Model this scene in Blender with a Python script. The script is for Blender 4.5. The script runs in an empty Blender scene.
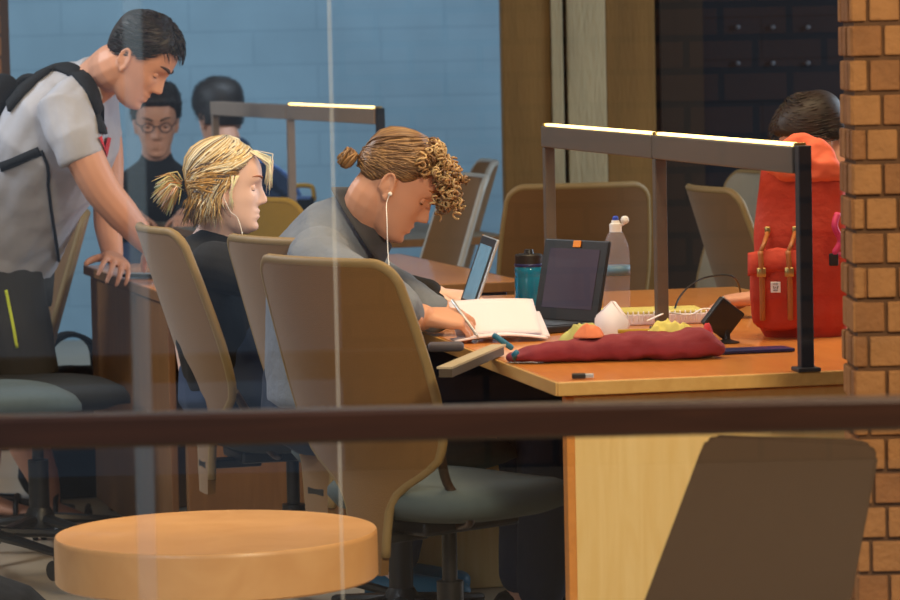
import bpy, bmesh, math, random
from mathutils import Vector, Matrix, noise, Euler
from mathutils.bvhtree import BVHTree
PI = math.pi
V = Vector
random.seed(11)
scene = bpy.context.scene
COL = scene.collection

# ------------------------------------------------------------------ camera
F = 3500.0
CAMZ = 1.37
p_, r_ = math.atan(258 / F), 0.021
fwd = V((0, math.cos(p_), -math.sin(p_)))
rg0 = V((1, 0, 0)); up0 = V((0, math.sin(p_), math.cos(p_)))
rgt = rg0 * math.cos(r_) - up0 * math.sin(r_)
upv = rg0 * math.sin(r_) + up0 * math.cos(r_)
cd = bpy.data.cameras.new('camera'); cam = bpy.data.objects.new('camera', cd); COL.objects.link(cam)
cam.matrix_world = Matrix.Translation((0, 0, CAMZ)) @ Matrix((rgt, upv, -fwd)).transposed().to_4x4()
cd.sensor_width = 36; cd.lens = 36 * F / 900; cd.clip_start = .05; cd.clip_end = 100
cd.dof.use_dof = True; cd.dof.focus_distance = 7.7; cd.dof.aperture_fstop = 8.5
scene.camera = cam

def ray(x, y): return fwd + rgt * ((x - 450) / F) + upv * ((300 - y) / F)
def A(x, y, Y):
    d = ray(x, y); return V((0, 0, CAMZ)) + d * (Y / d.y)
def onz(x, y, z):
    d = ray(x, y); return V((0, 0, CAMZ)) + d * ((z - CAMZ) / d.z)

# ------------------------------------------------------------------ materials
def lin(c):
    return tuple(((v / 255) / 12.92 if v / 255 <= .04045 else ((v / 255 + .055) / 1.055) ** 2.4) for v in c) + (1,)
MATS = {}
def mat(name, col, rough=.6, metal=0, var=.12, scale=30, bump=0, bscale=None, emit=0, spec=None, stretch=None, coat=0, trans=0, attr=False, sheen=0):
    if name in MATS: return MATS[name]
    m = bpy.data.materials.new(name); m.use_nodes = True; MATS[name] = m
    nt = m.node_tree; b = nt.nodes['Principled BSDF']
    c = lin(col)
    tc = nt.nodes.new('ShaderNodeTexCoord'); mp = nt.nodes.new('ShaderNodeMapping')
    nt.links.new(tc.outputs['Object'], mp.inputs[0])
    if stretch: mp.inputs['Scale'].default_value = stretch
    nz = nt.nodes.new('ShaderNodeTexNoise'); nz.inputs['Scale'].default_value = scale; nz.inputs['Detail'].default_value = 5
    nt.links.new(mp.outputs[0], nz.inputs['Vector'])
    mx = nt.nodes.new('ShaderNodeMix'); mx.data_type = 'RGBA'
    mx.inputs[6].default_value = tuple(max(0, v * (1 - var)) for v in c[:3]) + (1,)
    mx.inputs[7].default_value = tuple(min(1, v * (1 + var)) for v in c[:3]) + (1,)
    nt.links.new(nz.outputs['Fac'], mx.inputs[0])
    out = mx.outputs[2]
    if attr:
        at = nt.nodes.new('ShaderNodeAttribute'); at.attribute_name = 'Col'
        m2 = nt.nodes.new('ShaderNodeMix'); m2.data_type = 'RGBA'; m2.blend_type = 'MULTIPLY'; m2.inputs[0].default_value = 1
        nt.links.new(out, m2.inputs[6]); nt.links.new(at.outputs['Color'], m2.inputs[7]); out = m2.outputs[2]
    nt.links.new(out, b.inputs['Base Color'])
    b.inputs['Roughness'].default_value = rough; b.inputs['Metallic'].default_value = metal
    if spec is not None: b.inputs['Specular IOR Level'].default_value = spec
    if coat: b.inputs['Coat Weight'].default_value = coat; b.inputs['Coat Roughness'].default_value = .15
    if trans: b.inputs['Transmission Weight'].default_value = trans
    if sheen: b.inputs['Sheen Weight'].default_value = sheen
    if emit:
        b.inputs['Emission Color'].default_value = c; b.inputs['Emission Strength'].default_value = emit
    if bump:
        n2 = nt.nodes.new('ShaderNodeTexNoise'); n2.inputs['Scale'].default_value = bscale or scale * 3; n2.inputs['Detail'].default_value = 6
        nt.links.new(mp.outputs[0], n2.inputs['Vector'])
        bp = nt.nodes.new('ShaderNodeBump'); bp.inputs['Strength'].default_value = bump; bp.inputs['Distance'].default_value = .01
        nt.links.new(n2.outputs['Fac'], bp.inputs['Height']); nt.links.new(bp.outputs[0], b.inputs['Normal'])
    return m

def blocks(name, c1, c2, cm, w, h, mortar, rot=False, rough=.8, bump=.5, off=.5):
    m = bpy.data.materials.new(name); m.use_nodes = True; nt = m.node_tree; b = nt.nodes['Principled BSDF']
    tc = nt.nodes.new('ShaderNodeTexCoord'); sp = nt.nodes.new('ShaderNodeSeparateXYZ'); cb = nt.nodes.new('ShaderNodeCombineXYZ')
    nt.links.new(tc.outputs['Object'], sp.inputs[0])
    nt.links.new(sp.outputs['Y' if rot else 'X'], cb.inputs[0]); nt.links.new(sp.outputs['Z'], cb.inputs[1])
    br = nt.nodes.new('ShaderNodeTexBrick'); br.inputs['Scale'].default_value = 1
    br.inputs['Brick Width'].default_value = w; br.inputs['Row Height'].default_value = h; br.inputs['Mortar Size'].default_value = mortar
    br.inputs['Color1'].default_value = lin(c1); br.inputs['Color2'].default_value = lin(c2); br.inputs['Mortar'].default_value = lin(cm)
    br.offset = off; br.inputs['Mortar Smooth'].default_value = .3
    nt.links.new(cb.outputs[0], br.inputs['Vector'])
    nz = nt.nodes.new('ShaderNodeTexNoise'); nz.inputs['Scale'].default_value = 3; nz.inputs['Detail'].default_value = 8
    nt.links.new(tc.outputs['Object'], nz.inputs['Vector'])
    mr = nt.nodes.new('ShaderNodeMapRange'); mr.inputs[3].default_value = .8; mr.inputs[4].default_value = 1.2
    nt.links.new(nz.outputs['Fac'], mr.inputs[0])
    mx = nt.nodes.new('ShaderNodeMix'); mx.data_type = 'RGBA'; mx.blend_type = 'MULTIPLY'; mx.inputs[0].default_value = 1
    nt.links.new(br.outputs['Color'], mx.inputs[6]); nt.links.new(mr.outputs[0], mx.inputs[7])
    nt.links.new(mx.outputs[2], b.inputs['Base Color']); b.inputs['Roughness'].default_value = rough
    bp = nt.nodes.new('ShaderNodeBump'); bp.inputs['Strength'].default_value = bump; bp.inputs['Distance'].default_value = .01; bp.invert = True
    nt.links.new(br.outputs['Fac'], bp.inputs['Height']); nt.links.new(bp.outputs[0], b.inputs['Normal'])
    return m

def wood(name, ca, cb_, rough=.35, scale=4, coat=.2, stretch=(1, .12, 1)):
    m = bpy.data.materials.new(name); m.use_nodes = True; nt = m.node_tree; b = nt.nodes['Principled BSDF']; MATS[name] = m
    tc = nt.nodes.new('ShaderNodeTexCoord'); mp = nt.nodes.new('ShaderNodeMapping'); mp.inputs['Scale'].default_value = stretch
    nt.links.new(tc.outputs['Object'], mp.inputs[0])
    nz = nt.nodes.new('ShaderNodeTexNoise'); nz.inputs['Scale'].default_value = scale * 10; nz.inputs['Detail'].default_value = 6
    nz.inputs['Distortion'].default_value = 1.2
    nt.links.new(mp.outputs[0], nz.inputs['Vector'])
    cr = nt.nodes.new('ShaderNodeValToRGB'); cr.color_ramp.elements[0].position = .3; cr.color_ramp.elements[1].position = .7
    cr.color_ramp.elements[0].color = lin(ca); cr.color_ramp.elements[1].color = lin(cb_)
    nt.links.new(nz.outputs['Fac'], cr.inputs[0]); nt.links.new(cr.outputs[0], b.inputs['Base Color'])
    b.inputs['Roughness'].default_value = rough; b.inputs['Coat Weight'].default_value = coat
    return m

# ------------------------------------------------------------------ object helpers
def tag(o, label=None, cat=None, group=None, kind=None):
    if label: o['label'] = label
    if cat: o['category'] = cat
    if group: o['group'] = group
    if kind: o['kind'] = kind
    return o
def thing(name, label, cat, loc=(0, 0, 0), rz=0, group=None):
    o = bpy.data.objects.new(name, None); COL.objects.link(o); o.empty_display_size = .1
    o.location = loc; o.rotation_euler = (0, 0, rz)
    return tag(o, label, cat, group)
def obj(name, bm, m, parent=None, smooth=True, world=None, col=None):
    """bm may be a bmesh or a mesh; world = world position of the parent thing when vertices are in world space"""
    if isinstance(bm, bmesh.types.BMesh):
        bmesh.ops.recalc_face_normals(bm, faces=bm.faces)
        me = bpy.data.meshes.new(name); bm.to_mesh(me); bm.free()
    else: me = bm
    if world is not None: me.transform(Matrix.Translation(-V(world)))
    for x in (m if isinstance(m, (list, tuple)) else [m]): me.materials.append(x)
    if smooth:
        me.polygons.foreach_set('use_smooth', [True] * len(me.polygons))
        if smooth == 'auto':
            try: me.set_sharp_from_angle(angle=math.radians(40))
            except Exception: pass
    o = bpy.data.objects.new(name, me); COL.objects.link(o)
    if parent: o.parent = parent
    return o
def dup(root, loc, rz, label=None, group=None):
    r = root.copy(); COL.objects.link(r); r.location = loc; r.rotation_euler = (0, 0, rz)
    if label: r['label'] = label
    if group: r['group'] = group
    for ch in list(root.children):
        c = ch.copy(); COL.objects.link(c); c.parent = r
        for g in list(ch.children):
            d = g.copy(); COL.objects.link(d); d.parent = c
    return r

# ------------------------------------------------------------------ shapes
def B(): return bmesh.new()
def add_pts_faces(bm, vs, fs, mi=0):
    bv = [bm.verts.new(v) for v in vs]
    for f in fs:
        try:
            q = bm.faces.new([bv[i] for i in f]); q.material_index = mi
        except ValueError: pass
    return bv
def box(bm, c, s, M=None, bev=0, mi=0):
    t = bmesh.new(); bmesh.ops.create_cube(t, size=1)
    for v in t.verts: v.co = V((v.co.x * s[0], v.co.y * s[1], v.co.z * s[2]))
    if bev: bmesh.ops.bevel(t, geom=list(t.edges), offset=bev, segments=2, affect='EDGES', profile=.5)
    for v in t.verts:
        v.co = (M @ v.co if M else v.co) + V(c)
    t.verts.index_update()
    add_pts_faces(bm, [v.co.copy() for v in t.verts], [[v.index for v in f.verts] for f in t.faces], mi)
    t.free(); return bm
def rings(bm, rr, mi=0, cap=True, closed=True):
    """rr = list of rings (lists of points with equal length)"""
    n = len(rr[0]); vs = [p for r in rr for p in r]; fs = []
    for i in range(len(rr) - 1):
        for j in range(n if closed else n - 1):
            k = (j + 1) % n
            fs.append((i * n + j, i * n + k, (i + 1) * n + k, (i + 1) * n + j))
    if cap:
        c0 = sum((V(p) for p in rr[0]), V()) / n; c1 = sum((V(p) for p in rr[-1]), V()) / n
        vs = vs + [c0, c1]; a, b = len(vs) - 2, len(vs) - 1; L = (len(rr) - 1) * n
        for j in range(n):
            k = (j + 1) % n
            fs.append((a, k, j)); fs.append((b, L + j, L + k))
    add_pts_faces(bm, vs, fs, mi)
def loft(bm, secs, side=V((0, 1, 0)), n=20, mi=0, e=2.0, round_caps=True):
    """secs: (center, a, b) a = half size along side, b = half size across"""
    S = [(V(c), a, b) for c, a, b in secs]
    if round_caps:
        t0 = (S[0][0] - S[1][0]).normalized(); r0 = min(S[0][1], S[0][2])
        t1 = (S[-1][0] - S[-2][0]).normalized(); r1 = min(S[-1][1], S[-1][2])
        pre = [(S[0][0] + t0 * r0 * .75, S[0][1] * .45, S[0][2] * .45), (S[0][0] + t0 * r0 * .45, S[0][1] * .82, S[0][2] * .82)]
        post = [(S[-1][0] + t1 * r1 * .45, S[-1][1] * .82, S[-1][2] * .82), (S[-1][0] + t1 * r1 * .75, S[-1][1] * .45, S[-1][2] * .45)]
        S = pre + S + post
    rr = []
    for i, (c, a, b) in enumerate(S):
        t = (S[min(i + 1, len(S) - 1)][0] - S[max(i - 1, 0)][0]).normalized()
        s = side - t * side.dot(t)
        if s.length < 1e-4: s = t.orthogonal()
        s.normalize(); u = t.cross(s)
        ring = []
        for j in range(n):
            q = 2 * PI * j / n; ca, sa = math.cos(q), math.sin(q)
            ring.append(c + s * a * math.copysign(abs(ca) ** (2 / e), ca) + u * b * math.copysign(abs(sa) ** (2 / e), sa))
        rr.append(ring)
    rings(bm, rr, mi)
def spline(pts, k=6):
    P = [V(p) for p in pts]; out = []
    for i in range(len(P) - 1):
        a = P[max(i - 1, 0)]; b = P[i]; c = P[i + 1]; d = P[min(i + 2, len(P) - 1)]
        for j in range(k):
            t = j / k
            out.append(.5 * ((2 * b) + (c - a) * t + (2 * a - 5 * b + 4 * c - d) * t * t + (3 * b - a - 3 * c + d) * t ** 3))
    out.append(P[-1]); return out
def tube(bm, pts, r, n=8, mi=0, side=None, smooth=0):
    P = [V(p) for p in pts]
    R = list(r) if isinstance(r, (list, tuple)) else [r] * len(P)
    if smooth:
        m = len(P); P = spline(P, smooth)
        R = [R[min(int(i / smooth), m - 1)] * (1 - (i % smooth) / smooth) + R[min(int(i / smooth) + 1, m - 1)] * ((i % smooth) / smooth) for i in range(len(P))]
    fr = None; rr = []
    for i, p in enumerate(P):
        t = (P[min(i + 1, len(P) - 1)] - P[max(i - 1, 0)]).normalized()
        if fr is None: fr = (side or t.orthogonal()).normalized()
        fr = fr - t * fr.dot(t)
        if fr.length < 1e-5: fr = t.orthogonal()
        fr.normalize(); u = t.cross(fr)
        rr.append([p + (fr * math.cos(2 * PI * j / n) + u * math.sin(2 * PI * j / n)) * R[i] for j in range(n)])
    rings(bm, rr, mi)
def lathe(bm, prof, n=32, c=(0, 0, 0), mi=0, M=None):
    rr = []
    for r, z in prof:
        ring = [V((r * math.cos(2 * PI * j / n), r * math.sin(2 * PI * j / n), z)) for j in range(n)]
        rr.append([(M @ p if M else p) + V(c) for p in ring])
    rings(bm, rr, mi)
def ball(bm, c, r, mi=0, n=16, M=None):
    rx, ry, rz = r if isinstance(r, (tuple, list)) else (r, r, r)
    rr = []
    for i in range(1, n // 2 + 4):
        t = PI * i / (n // 2 + 4)
        ring = [V((rx * math.sin(t) * math.cos(2 * PI * j / n), ry * math.sin(t) * math.sin(2 * PI * j / n), rz * math.cos(t))) for j in range(n)]
        rr.append([(M @ p if M else p) + V(c) for p in ring])
    rings(bm, rr, mi)
def prism(bm, poly, thick, mi=0):
    """poly: planar 3D points; thick: Vector extrusion"""
    n = len(poly); vs = [V(p) for p in poly] + [V(p) + V(thick) for p in poly]
    fs = [tuple(range(n)), tuple(range(2 * n - 1, n - 1, -1))] + [(i, (i + 1) % n, n + (i + 1) % n, n + i) for i in range(n)]
    add_pts_faces(bm, vs, fs, mi)
def sheet(bm, fn, nu, nv, th, mi=0):
    """thick sheet: fn(u,v)->point with u,v in 0..1, th along normal"""
    P = [[fn(i / nu, j / nv) for j in range(nv + 1)] for i in range(nu + 1)]
    N = [[None] * (nv + 1) for _ in range(nu + 1)]
    for i in range(nu + 1):
        for j in range(nv + 1):
            du = P[min(i + 1, nu)][j] - P[max(i - 1, 0)][j]; dv = P[i][min(j + 1, nv)] - P[i][max(j - 1, 0)]
            q = du.cross(dv); N[i][j] = q.normalized() if q.length > 1e-9 else V((0, 0, 1))
    w = nv + 1; off = (nu + 1) * w
    vs = [P[i][j] for i in range(nu + 1) for j in range(w)] + [P[i][j] - N[i][j] * th for i in range(nu + 1) for j in range(w)]
    fs = []
    for i in range(nu):
        for j in range(nv):
            a, b, c, d = i * w + j, i * w + j + 1, (i + 1) * w + j + 1, (i + 1) * w + j
            fs.append((a, b, c, d)); fs.append((off + d, off + c, off + b, off + a))
    for i in range(nu):
        fs.append((i * w, (i + 1) * w, off + (i + 1) * w, off + i * w))
        fs.append((i * w + nv, off + i * w + nv, off + (i + 1) * w + nv, (i + 1) * w + nv))
    for j in range(nv):
        fs.append((j, off + j, off + j + 1, j + 1)); k = nu * w
        fs.append((k + j, k + j + 1, off + k + j + 1, off + k + j))
    add_pts_faces(bm, vs, fs, mi)
def fuse(bm, voxel=.005, smooth=3, wr=0, wscale=9, wdir=None):
    """one continuous surface out of overlapping volumes, materials taken from the nearest source face"""
    bmesh.ops.recalc_face_normals(bm, faces=bm.faces); bmesh.ops.triangulate(bm, faces=list(bm.faces))
    bm.faces.ensure_lookup_table()
    bv = BVHTree.FromBMesh(bm); mis = [f.material_index for f in bm.faces]
    me = bpy.data.meshes.new('tmp'); bm.to_mesh(me); bm.free()
    o = bpy.data.objects.new('tmp', me); COL.objects.link(o)
    md = o.modifiers.new('r', 'REMESH'); md.mode = 'VOXEL'; md.voxel_size = voxel
    if smooth:
        ms = o.modifiers.new('s', 'SMOOTH'); ms.iterations = smooth; ms.factor = .5
    dg = bpy.context.evaluated_depsgraph_get()
    out = bpy.data.meshes.new_from_object(o.evaluated_get(dg))
    bpy.data.objects.remove(o); bpy.data.meshes.remove(me)
    if len(set(mis)) > 1:
        for p in out.polygons:
            h = bv.find_nearest(p.center)
            if h[2] is not None: p.material_index = mis[h[2]]
    if wr:
        ns = [v.normal.copy() for v in out.vertices]
        for v, nn in zip(out.vertices, ns):
            q = v.co * wscale
            if wdir: q = q - wdir * q.dot(wdir) * .65
            v.co += nn * wr * (noise.noise(q) + .5 * noise.noise(q * 2.3))
    out.materials.clear()
    return out

# ------------------------------------------------------------------ palette
M_ = MATS
mat('skin', (206, 150, 122), .5, var=.05, scale=12)
mat('skin_pale', (240, 200, 184), .5, var=.05, scale=12)
mat('lip', (190, 105, 98), .4, var=.05)
mat('eye_white', (225, 222, 215), .2, var=.02); mat('iris', (50, 38, 30), .2)
mat('brow', (60, 42, 28), .8)
mat('hair_black', (34, 26, 22), .55, attr=True, var=.2); mat('hair_blond', (255, 255, 255), .45, attr=True, var=.1)
mat('denim_shirt', (116, 124, 138), .9, var=.28, scale=9, bump=.3, bscale=60)
mat('denim_collar', (70, 70, 74), .9, var=.2)
mat('tee_grey', (172, 172, 180), .9, var=.06, scale=90, bump=.5, bscale=11)
mat('shorts', (52, 50, 46), .85, var=.12, bump=.2, bscale=20)
mat('neon', (205, 220, 60), .6)
mat('black_cloth', (15, 15, 18), .9, var=.2, bump=.3, bscale=25)
mat('navy_cloth', (28, 42, 66), .9, var=.2, bump=.3, bscale=25)
mat('jeans', (46, 62, 92), .9, var=.3, scale=14)
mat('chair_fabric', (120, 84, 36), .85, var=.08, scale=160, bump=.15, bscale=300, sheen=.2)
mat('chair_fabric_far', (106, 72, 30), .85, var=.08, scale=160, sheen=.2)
mat('chair_trim', (138, 114, 72), .6, var=.05)
mat('seat_blue', (76, 88, 90), .9, var=.15, scale=60)
mat('seat_dark', (40, 44, 46), .9, var=.15, scale=60)
mat('mustard', (176, 136, 40), .85, var=.1, scale=80)
mat('black_plastic', (24, 24, 26), .4, var=.1); mat('chrome', (200, 200, 205), .2, metal=1)
mat('bracket', (58, 40, 26), .4)
mat('rail_metal', (100, 92, 84), .45, metal=.3, var=.08, stretch=(1, .1, 1), scale=60)
mat('post_dark', (38, 46, 56), .5, metal=.2, var=.1)
mat('white', (240, 240, 240), .6, var=.03); mat('paper', (228, 218, 228), .8, var=.02)
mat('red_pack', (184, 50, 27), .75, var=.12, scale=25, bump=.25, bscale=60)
mat('red_pack_dark', (150, 36, 22), .75, var=.12, scale=25, bump=.2, bscale=60)
mat('tan_leather', (165, 95, 40), .5, var=.1); mat('brass', (190, 160, 100), .3, metal=.8)
mat('pink', (205, 50, 110), .6)
mat('maroon', (128, 38, 50), .85, var=.2, scale=18, bump=.4, bscale=30)
mat('yellow_cloth', (214, 200, 110), .85, var=.15, scale=30, bump=.4, bscale=40)
mat('orange_cloth', (225, 130, 90), .85, var=.12); mat('red', (200, 38, 48), .7)
mat('blue_plastic', (30, 120, 160), .35); mat('teal', (20, 105, 140), .5); mat('navy_plastic', (24, 36, 92), .35)
mat('silver', (190, 192, 196), .35, metal=.6)
wood('wood_top', (206, 128, 60), (222, 146, 72), .3, coat=.35); wood('wood_edge', (200, 150, 80), (214, 166, 96), .4)
wood('maple', (232, 192, 120), (240, 206, 140), .5, stretch=(1, 1, .08), coat=.05); wood('panel_brown', (112, 74, 36), (126, 86, 46), .5, stretch=(1, 1, .1), coat=.05)
wood('rail_wood', (38, 20, 12), (54, 30, 19), .35, stretch=(.06, 1, 1), coat=.05)
wood('drum_wood', (212, 156, 98), (222, 168, 110), .4, stretch=(1, 1, 1), scale=1, coat=.2)
wood('strip_orange', (206, 130, 52), (220, 142, 60), .5)
# ------------------------------------------------------------------ setting
def struct(name, bm, m, parent=None, smooth=False):
    o = obj(name, bm, m, parent, smooth)
    if not parent: o['kind'] = 'structure'
    return o
m_floor = mat('floor_tile', (168, 152, 130), .35, var=.1, scale=3)
struct('floor', box(B(), (0, 9.5, -.05), (12, 23, .1)), m_floor)
struct('ceiling', box(B(), (0, 10.8, 3.05), (10, 12.4, .1)), mat('ceiling', (150, 145, 135), .9))
m_blue = blocks('painted_blocks', (126, 156, 174), (129, 159, 177), (120, 150, 168), .6, .16, .006, bump=.15)
struct('wall_back', box(B(), (-2.0, 16.6, 1.5), (6.0, .2, 3)), m_blue)
struct('wall_left', box(B(), (-5.05, 10.8, 1.5), (.1, 12.4, 3)), mat('plain_wall', (150, 150, 145), .9))
struct('wall_right', box(B(), (5.05, 10.8, 1.5), (.1, 12.4, 3)), MATS['plain_wall'])
# dark block wall with bolts
m_dark = blocks('dark_blocks', (30, 35, 46), (32, 37, 48), (25, 29, 39), .8, .16, .006, bump=.15, rough=.95)
dw = struct('wall_alcove', box(B(), (2.885, 13.4, 1.5), (4.33, .2, 3)), m_dark)
m_db = mat('dark_wood_strip', (46, 36, 30), .7, var=.3, scale=5, stretch=(6, 1, .2))
struct('trim_1', box(B(), ((A(683, 60, 13.2).x), 13.27, 1.5), (.16, .05, 3)), m_db)
for (x, y) in [(738, 27), (773, 27), (808, 27), (738, 63), (773, 63), (808, 63)]:
    b = B(); p = A(x, y, 13.28); lathe(b, [(.009, 0), (.009, .010), (.005, .014)], 12, p, M=Matrix.Rotation(PI / 2, 3, 'X'))
    o = obj('bolt', b, mat('bolt_grey', (95, 108, 125), .5), dw)
# concrete pillar in boarded strips, light on the middle ones put into their colour
b = B()
xl, xr = A(503, 100, 12.6).x, A(656, 100, 12.6).x
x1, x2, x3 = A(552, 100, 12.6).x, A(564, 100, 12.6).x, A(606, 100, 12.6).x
box(b, ((xl + x1) / 2, 12.85, 1.5), (x1 - xl, .5, 3), bev=.008, mi=0)
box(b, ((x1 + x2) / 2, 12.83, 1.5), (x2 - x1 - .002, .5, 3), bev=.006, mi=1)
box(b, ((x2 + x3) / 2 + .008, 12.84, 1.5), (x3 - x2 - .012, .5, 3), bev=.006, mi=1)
box(b, ((x3 + xr) / 2, 12.85, 1.5), (xr - x3, .5, 3), bev=.008, mi=0)
m_c1 = mat('concrete_brown', (124, 92, 48), .9, var=.35, scale=3.5, stretch=(3, 1, .5), bump=.5, bscale=30)
m_c2 = mat('concrete_lit', (170, 156, 124), .85, var=.4, scale=4, stretch=(4, 1, .6), bump=.8, bscale=26)
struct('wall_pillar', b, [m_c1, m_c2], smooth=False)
# brick pillar near right
def brickpillar(name, x0, x1, y0, y1, z1, bw, bh, jt, seed):
    rnd = random.Random(seed); b = B()
    box(b, ((x0 + x1) / 2, (y0 + y1) / 2, z1 / 2), (x1 - x0 - .016, y1 - y0 - .016, z1), mi=1)
    n = int(z1 / bh)
    for i in range(n):
        z = (i + .5) * bh
        for face in (0, 1):
            L0, L1 = (x0, x1) if face == 0 else (y0, y1)
            s = L0 - (bw * .55 if i % 2 else 0)
            while s < L1 - .004:
                w = bw * rnd.choice((1, 1, .95, 1.1)); a, e = max(s, L0), min(s + w, L1); s += w
                if e - a < .012: continue
                j = rnd.uniform(-.002, .002); h = bh - jt + rnd.uniform(-.001, .001)
                if face == 0: c, sz = ((a + e) / 2, y0 + .012 + j, z), (e - a - jt * .7, .024, h)
                else: c, sz = (x0 + .012 + j, (a + e) / 2, z), (.024, e - a - jt * .7, h)
                box(b, c, sz, bev=.003, mi=0 if rnd.random() < .6 else 2)
    return struct(name, b, [mat('brick_a', (158, 106, 58), .85, var=.25, scale=20, bump=.5, bscale=80), mat('mortar_dark', (92, 60, 34), .95, var=.2),
                            mat('brick_b', (140, 90, 48), .85, var=.3, scale=20, bump=.5, bscale=80)])
px = A(841, 250, 6.28).x
brickpillar('wall_brick_pier', px, px + .62, 6.1, 6.28, 3.0, .0575, .0603, .008, 3)
brickpillar('wall_brick_corner', -2.6, A(12, 40, 12.3).x, 12, 12.3, 3.0, .11, .075, .01, 5)
# outside: brick wall behind the viewer, its faint image lies on the glass
m_bw = blocks('brick_wall', (104, 66, 40), (118, 76, 46), (30, 20, 15), .22, .105, .012, bump=.8)
struct('wall_outside', box(B(), (2.35, -2.1, 1.5), (5.4, .2, 3.2)), m_bw)
# glazing
gm = bpy.data.materials.new('window_glass'); gm.use_nodes = True; nt = gm.node_tree; nt.nodes.clear()
o_ = nt.nodes.new('ShaderNodeOutputMaterial'); t_ = nt.nodes.new('ShaderNodeBsdfTransparent'); g_ = nt.nodes.new('ShaderNodeBsdfGlossy'); x_ = nt.nodes.new('ShaderNodeMixShader')
g_.inputs['Roughness'].default_value = 0; t_.inputs[0].default_value = (.97, .985, .99, 1); x_.inputs[0].default_value = .05
nt.links.new(t_.outputs[0], x_.inputs[1]); nt.links.new(g_.outputs[0], x_.inputs[2]); nt.links.new(x_.outputs[0], o_.inputs[0])
GY = 4.6
xa, xb, xc = A(131, 300, GY).x, A(149, 300, GY).x, A(336, 300, GY).x
def pane(name, a, c, m=gm, y=GY, th=.01):
    struct(name, box(B(), ((a + c) / 2, y, 1.5), (c - a, th, 3)), m)
pane('window_1', -2.5, xa); pane('window_2', xb, xc - .0008); pane('window_3', xc + .0008, 2.5)
def milky(name, col, a):
    m = bpy.data.materials.new(name); m.use_nodes = True; nt = m.node_tree; bs = nt.nodes['Principled BSDF']
    bs.inputs['Base Color'].default_value = lin(col); bs.inputs['Alpha'].default_value = a; bs.inputs['Roughness'].default_value = .3; return m
pane('trim_2', xa, xb, milky('reflecting_joint', (120, 145, 170), .13))  # joint strip; its bluish reflection is put into the milky colour
pane('trim_3', xc - .0008, xc + .0008, milky('clear_silicone', (220, 220, 215), .4))
# hand rail in front of the glass
hb = B(); y0, y1 = 418.5, 398
pl, pr = A(-60, 433.5, 4.2), A(960, 411, 4.2)
t = (pr - pl).normalized(); up = V((0, 0, 1)); nrm = t.cross(up)
h2 = .0195
prof = [(-.022, -h2), (.022, -h2), (.025, -h2 + .004), (.025, h2 - .005), (.020, h2), (-.020, h2), (-.025, h2 - .005), (-.025, -h2 + .004)]
rings(hb, [[q + nrm * a + up * c for a, c in prof] for q in (pl - t * .6, pl, pl.lerp(pr, .5), pr, pr + t * .6)])
hr = thing('handrail', 'dark brown wooden handrail crossing the view just outside the window', 'handrail', (pl.x, pl.y, 0))
obj('rail', hb, M_['rail_wood'], hr, False, world=hr.location)
for q in (pl - t * .45, pr + t * .45):
    b = B(); tube(b, [(q.x, q.y + .0, 0), (q.x, q.y, q.z - .01)], .018, 12); obj('post', b, M_['post_dark'], hr, world=hr.location)

# ------------------------------------------------------------------ tables
def frame(o, th): return V((math.cos(th), math.sin(th), 0)), V((-math.sin(th), math.cos(th), 0))
def table(name, label, corner, th, W, L, top, edge, endpanel, near_panel_inset=.03, side_panels=(), open_end=False, group=None, legs_only=False, strip=None):
    """local x across, local y along the length, origin at the near left corner"""
    T = thing(name, label, 'table', (corner[0], corner[1], 0), th, group)
    b = B(); box(b, (W / 2, L / 2, .7185), (W - .008, L - .008, .023), bev=.002); obj('tabletop', b, top, T, False)
    b = B()
    for c, s in (((W / 2, 0, .7165), (W, .008, .026)), ((W / 2, L, .7165), (W, .008, .026)), ((0, L / 2, .7165), (.008, L, .026)), ((W, L / 2, .7165), (.008, L, .026))): box(b, c, s, bev=.002)
    obj('edge_band', b, edge, T, False)
    if legs_only:
        for lx in (.05, W - .05):
            for ly in (.5, L - .1):
                b = B(); box(b, (lx, ly, .35), (.04, .04, .7), bev=.004); obj('leg', b, M_['post_dark'], T, False)
    else:
        x0 = .02
        for k, y in enumerate((near_panel_inset + .015, L - .08)):
            b = B(); box(b, (W / 2 + .01, y, .33 if open_end else .3485), (W - .06, .03, .655 if open_end else .693), bev=.003); obj('end_panel', b, endpanel, T, False)
        if strip:
            b = B(); box(b, (.036, near_panel_inset + .015, .3485), (.016, .034, .693), bev=.002); obj('edge_strip', b, strip, T, False)
        b = B(); box(b, (W / 2, L / 2, .45), (.025, L - .2, .5), bev=.003); obj('modesty_panel', b, M_['panel_brown'], T, False)
        for sx in side_panels:
            b = B(); box(b, (sx, L / 2, .37), (.02, L - .14, .66), bev=.003); obj('side_panel', b, M_['panel_brown'], T, False)
        b = B(); box(b, (W / 2, .14 + near_panel_inset, .69), (W - .2, .05, .03), bev=.002); obj('cross_rail', b, M_['post_dark'], T, False)
    return T
TH1 = math.radians(12); C1 = V((.198, 6.53, 0)); U1, V1 = frame(0, TH1)
def T1(u, v, z=.73): return C1 + U1 * u + V1 * v + V((0, 0, z))
table('library_table', 'orange wood library table with pale maple end panel, bag and laptops on it', C1, TH1, 1.02, 2.25, M_['wood_top'], M_['wood_edge'], M_['maple'], .05, strip=M_['strip_orange'])
TH3 = math.radians(15); U3, V3 = frame(0, TH3); CR3 = onz(528, 281, .73); C3 = CR3 - U3 * .97
table('library_table', 'orange wood table in the second row with a brown panel, behind the seated woman', (C3.x, C3.y), TH3, .97, 1.38, M_['wood_top'], M_['panel_brown'], M_['panel_brown'], .02, side_panels=(.015,), open_end=True)
TH2 = math.atan2(A(380,108,11.45).x - A(290,106,12.55).x, 12.55 - 11.45); U2, V2 = frame(0, TH2)
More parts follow.
